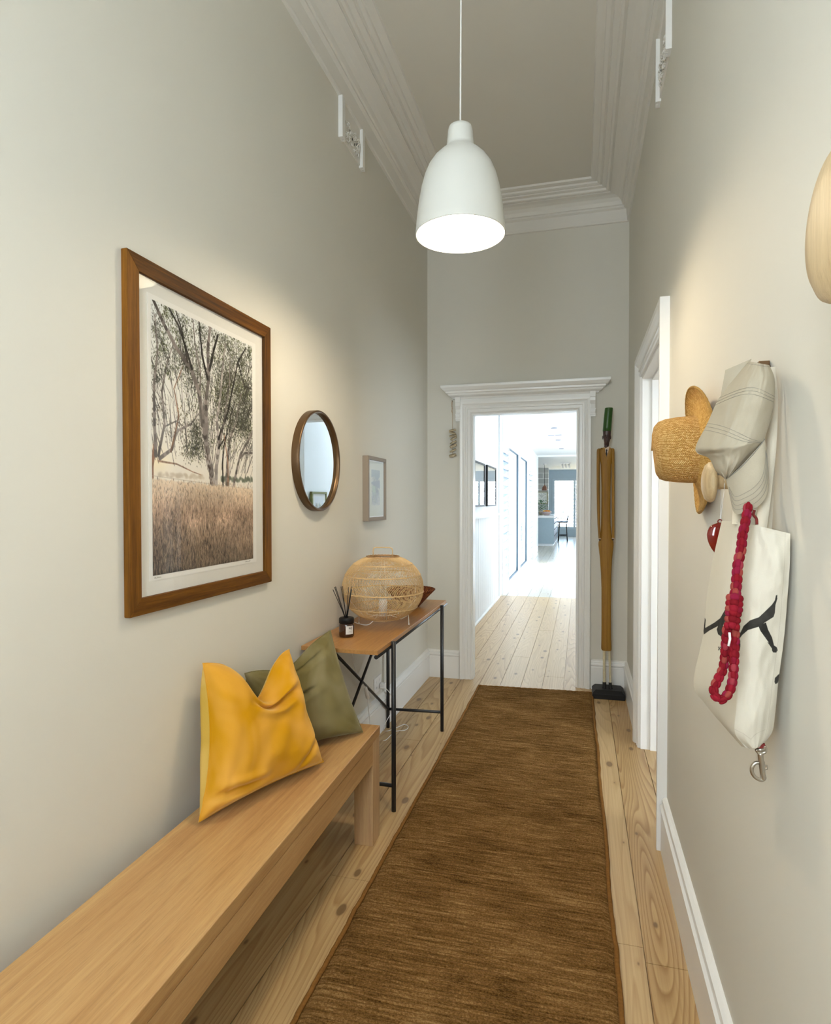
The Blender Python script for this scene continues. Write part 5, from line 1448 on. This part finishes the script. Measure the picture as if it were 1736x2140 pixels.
# snap hook below the bag
q = MB(); S = lambda x, y, d=1.10: at(1440 + x / 4.65, 1180 + y / 4.65, y=d)
q.tube(smooth_pts([S(690, 1830), S(697, 1900), S(705, 1960), S(712, 2030), S(722, 2085)], 4), [.0042] * 16 + [.0036], 12)
q.tube(smooth_pts([S(675, 1925), S(640, 1930), S(612, 1965), S(610, 2020), S(640, 2065), S(690, 2092), S(722, 2085), S(730, 2060)], 6), .0030, 10)
q.tube([S(724, 1915), S(728, 1950), S(750, 1955), S(752, 1985), S(738, 1988)], .0016, 8)
q.build('snap_hook', M['chrome'], t)
q = MB(); q.tube(smooth_pts([S(650, 1795), S(665, 1820), S(700, 1832), S(735, 1822), S(742, 1790), S(730, 1760)], 5), .0026, 8); q.tube([S(655, 1800), S(735, 1800)], .0030, 8); q.build('swivel', M['chrome'], t)
q = MB(); rb = [S(660, 1800), S(738, 1792), S(735, 1740), S(668, 1745)]
q.hexa([Vector(p) for p in rb] + [Vector(p) + Vector((0, .003, 0)) for p in rb]); q.build('webbing_end', M['red_thread'], t)

# ---- red lacquered pendant on the small knob
t = thing('red_pendant', 'glossy red lacquered teardrop pendant on a fine string from the small knob', 'ornament', at(1495, 1158, y=1.36))
q = MB()
q.tube([at(1503, 1018, y=1.384 + .002), at(1507, 1045, y=1.375), at(1504, 1089, y=1.36)], .0006, 5); q.tube([at(1514, 985, y=1.37), at(1513, 1022, y=1.37), at(1505, 1089, y=1.36)], .0006, 5)
q.build('string', M['white_plastic'], t)
q = MB(); c1 = at(1504, 1090, y=1.36); q.tube([c1 + Vector((.004 * math.cos(i * PI / 6), 0, .004 * math.sin(i * PI / 6))) for i in range(12)], .0012, 6, closed=True); q.build('ring', M['red_thread'], t)
axp = [P3(1504, 1092, 0), P3(1499, 1100, 0), P3(1495, 1115, 0), P3(1495, 1130, 0), P3(1495, 1145, 0), P3(1495.5, 1158, 0)]
wid = [3, 13, 15, 13.5, 8, .5]
def pend(a, b):
    f = b * 5; c = cat(axp, f); w = cat([Vector((x, 0, 0)) for x in wid], f).x
    p = at(c.x, c.y, y=1.36); sc_ = 1.36 / FPX * 1.02
    return p + Vector((math.cos(2 * PI * a) * w * sc_, math.sin(2 * PI * a) * w * .6 * sc_, 0))
q.__init__(); q.grid(pend, 28, 30); q.build('bead', M['red'], t)

# ================================================================== THE FAR HALL AND KITCHEN
def wall_print(label, y0, y1, z0, z1, x=-1.118, sgn=1, cols=None, fm=None, seed=1, group=None, fw=.022, dep=.028):
    t, xm = framed('framed_print', label, x, y0, y1, z0, z1, fw, dep, (fm or M['black'],) * 2, sgn=sgn, group=group)
    C = Canvas(40, 56, (.86, .88, .90)); r_ = random.Random(seed)
    for k in range(130):
        x_ = r_.uniform(4, 36); y_ = r_.uniform(24, 50); C.stroke([(x_, y_), (x_ + r_.uniform(-1, 1), y_ - r_.uniform(2, 9))], .8, .5, random.choice(cols), .55)
    my, mz = (y1 - y0) * .2, (z1 - z0) * .16
    C.mesh(lambda u, v: Vector((xm + sgn * .0012, y0 + my + (y1 - y0 - 2 * my) * u, z1 - mz - (z1 - z0 - 2 * mz) * v))).build('print', M['print'], t, recalc=False)
    return t
pc = [(.85, .70, .68), (.78, .72, .66), (.66, .70, .74), (.88, .80, .74)]
wall_print('nearer black framed pale print on the far hall wall above the boarding', 6.44, 7.14, 1.302, 1.805, cols=pc, seed=2, group='black framed prints in the far hall')
wall_print('farther black framed pale print on the far hall wall above the boarding', 7.36, 8.14, 1.302, 1.808, cols=pc, seed=6, group='black framed prints in the far hall')
olive = plain('olive_frame', lin('7a7a45'), .5)
q = MB(); q.box(XR - .10, XR, 5.0, 6.7, 1.13, 1.155); sh = tag(q.build('picture_ledge', M['trim']), 'white picture ledge in the far hall, seen in the round mirror', 'shelf')
t = wall_print('olive framed landscape print standing on the ledge, seen in the round mirror', 5.50, 5.86, 1.156, 1.46, x=XR - .01, sgn=-1, cols=[(.75, .72, .40), (.45, .52, .35), (.25, .22, .2), (.55, .66, .80)], fm=olive, seed=4)

island_m = plain('island_blue_grey', lin('9fb3be'), .5); stone = plain('white_stone', (.85, .86, .88), .25)
t = thing('kitchen_island', 'blue grey kitchen island with white stone top at the end of the house', 'cabinet', (-1.5, 20, 0))
q = MB(); q.box(-2.4, -.775, 18.9, 21.6, .07, .86); q.build('body', island_m, t)
q = MB(); q.box(-2.4, -.80, 18.94, 21.56, 0, .07); q.build('kickboard', M['farwall'], t)
q = MB(); q.box(-2.4, -.755, 18.86, 21.64, .86, .925); q.build('worktop', stone, t)
q = MB()
q.box(-.777, -.770, 18.95, 21.55, .10, .84); q.build('drawer_fronts', plain('slate_fronts', lin('4f5a66'), .4), t)
for z_ in (.30, .50, .68, .82):
    q = MB(); q.box(-.772, -.752, 19.0, 21.5, z_, z_ + .014); q.build('drawer_pull', M['black'], t)
def stool(x, y, label):
    t = thing('bar_stool', label, 'stool', (x, y, 0), 'black wire stools beside the kitchen island')
    q = MB(); q.lathe([(0, .66), (.16, .66), (.17, .67), (.165, .685), (0, .69)], (x, y, 0), seg=24); q.build('seat', M['black'], t)
    for sx_ in (-1, 1):
        for sy in (-1, 1):
            q = MB(); q.tube([(x + sx_ * .11, y + sy * .11, .66), (x + sx_ * .15, y + sy * .17, 0)], .007, 6); q.build('leg', M['black'], t)
    q = MB(); q.tube([(x + .14 * math.cos(i * PI / 8), y + .14 * math.sin(i * PI / 8), .22) for i in range(16)], .008, 6, closed=True); q.build('footring', M['black'], t)
    q = MB(); q.tube([(x + .14, y - .1, .68), (x + .17, y - .1, .88), (x + .17, y + .1, .88), (x + .14, y + .1, .68)], .009, 6); q.build('backrest', M['black'], t)
stool(-.57, 20.7, 'black stool nearer to us beside the kitchen island'); stool(-.57, 21.3, 'black stool farther away beside the kitchen island')
# fruit bowl
t = thing('fruit_bowl', 'pale footed bowl on the kitchen island', 'bowl', (-1.03, 19.5, .925))
q = MB(); q.lathe([(0, 0), (.07, 0), (.075, .01), (.14, .07), (.17, .12), (.16, .12), (.13, .08), (.06, .03), (0, .03)], (-1.03, 19.5, .925), seg=28); q.build('body', plain('pinkish_clay', lin('c4b0ac'), .6), t)
fr = [(-1.10, 19.46, 'lemon', 'f0b52a'), (-1.02, 19.44, 'orange', 'f08a1c'), (-.95, 19.48, 'orange', 'f59a24'), (-1.05, 19.55, 'orange', 'e97f18'), (-.98, 19.54, 'lemon', 'f2c233')]
names = {('lemon', 0): 'yellow lemon at the left of the fruit bowl', ('orange', 1): 'orange at the front middle of the fruit bowl', ('orange', 2): 'orange at the right of the fruit bowl', ('orange', 3): 'deep orange fruit at the back of the bowl', ('lemon', 4): 'bright yellow lemon at the back of the bowl'}
for i, (x, y, nm, hx) in enumerate(fr):
    q = MB(); q.ball((x, y, .925 + .12), .042, 14, 10); tag(q.build(nm, plain(nm + '_peel_%d' % i, lin(hx), .5)), names[(nm, i)], 'fruit', 'fruit in the bowl on the island')
t = thing('potted_herb', 'leafy green potted herb behind the fruit bowl on the island', 'plant', (-1.22, 20.0, .925))
q = MB(); q.lathe([(0, 0), (.06, 0), (.08, .12), (.07, .12), (0, .10)], (-1.22, 20.0, .925), seg=20); q.build('pot', M['clay'], t)
q = MB(); rr = random.Random(12)
for i in range(130):
    p = Vector((-1.22 + rr.gauss(0, .09), 20.0 + rr.gauss(0, .07), 1.06 + rr.random() * .34)); a_ = Vector((rr.uniform(-1, 1), rr.uniform(-1, 1), rr.uniform(-.3, 1))).normalized() * .05; b_ = a_.orthogonal().normalized() * .014
    q.add([p, p + a_ * .5 + b_, p + a_, p + a_ * .5 - b_], [(0, 1, 2, 3)])
q.build('leaves', leafm[0], t, recalc=False)
# brown pendant over the island
t = thing('pendant_lamp', 'small brown bell pendant lamp hanging over the kitchen island', 'lamp', (-1.12, 20.0, 1.73))
q = MB(); q.lathe([(.085, 0), (.083, .05), (.078, .09), (.060, .13), (.035, .155), (.018, .165), (.014, .185), (0, .19)], (-1.12, 20.0, 1.715), seg=32); q.build('shade', plain('brown_shade', lin('7d5540'), .5), t)
q = MB(); q.tube([(-1.12, 20, 1.9), (-1.12, 20, 2.585)], .006, 6); q.build('cord', M['black'], t)
q = MB(); q.lathe([(0, -.045), (.045, -.04), (.05, 0)], (-1.12, 20, 2.585), seg=20); q.build('ceiling_rose', M['white_plastic'], t)
# picture on the block wall
t = thing('framed_print', 'oak framed print of scattered dark specks on the grey block wall', 'picture', (-1.32, 22.6, 1.28))
q = MB(); X_, z_ = (-1.52, -1.155), (1.27, 1.72)
for b_ in ((X_[0], X_[1], z_[0], z_[0] + .03), (X_[0], X_[1], z_[1] - .03, z_[1]), (X_[0], X_[0] + .03, z_[0], z_[1]), (X_[1] - .03, X_[1], z_[0], z_[1])):
    q = MB(); q.box(b_[0], b_[1], 22.56, 22.6, b_[2], b_[3]); q.build('frame_rail', plain('olive_oak', lin('9b946f'), .5), t)
C = Canvas(60, 76, (.93, .93, .90)); r_ = random.Random(3)
for k in range(150): x_, y_ = r_.uniform(5, 55), r_.uniform(6, 70); C.stroke([(x_, y_), (x_ + r_.uniform(-2, 2), y_ + r_.uniform(-2, 2))], .7, .5, (.3, .32, .34), .8)
C.mesh(lambda u, v: Vector((X_[0] + .02 + (X_[1] - X_[0] - .04) * u, 22.585, z_[1] - .02 - (z_[1] - z_[0] - .04) * v))).build('print', M['print'], t, recalc=False)
# ceiling fittings in the far rooms
slot = plain('grille_grey', lin('8b93a8'), .6)
q = MB(); q.box(-.60, -.33, 11.55, 11.85, 2.603, 2.615); t = tag(q.build('ceiling_grille', M['farwall']), 'slotted air grille in the glazed room ceiling', 'vent')
for xa in (-.59, -.46):
    q = MB(); q.box(xa, xa + .115, 11.60, 11.72, 2.600, 2.604); q.build('slot', slot, t)
for i, (y, lb) in enumerate(((10.6, 'small round ceiling downlight nearest to the doorway'), (12.7, 'small round ceiling downlight just past the air grille'), (14.8, 'small round ceiling downlight farthest down the glazed room'))):
    q = MB(); q.lathe([(0, 2.606), (.035, 2.606), (.05, 2.604), (.055, 2.615)], (-.44, y, 0), seg=24); tag(q.build('downlight', slot), lb, 'light', 'downlights in the glazed room ceiling')
t = thing('track_light', 'white track spotlight on the kitchen ceiling', 'light', (-.45, 19.8, 2.40))
q = MB(); q.box(-.62, -.30, 19.78, 19.81, 2.565, 2.585); q.build('track', M['white_plastic'], t)
for xx in (-.56, -.46, -.36):
    q = MB(); q.tube([(xx, 19.8, 2.57), (xx, 19.8, 2.52)], .008, 6); q.tube([(xx, 19.8, 2.54), (xx + .03, 19.75, 2.42)], .025, 10); q.build('spot', M['white_plastic'], t)
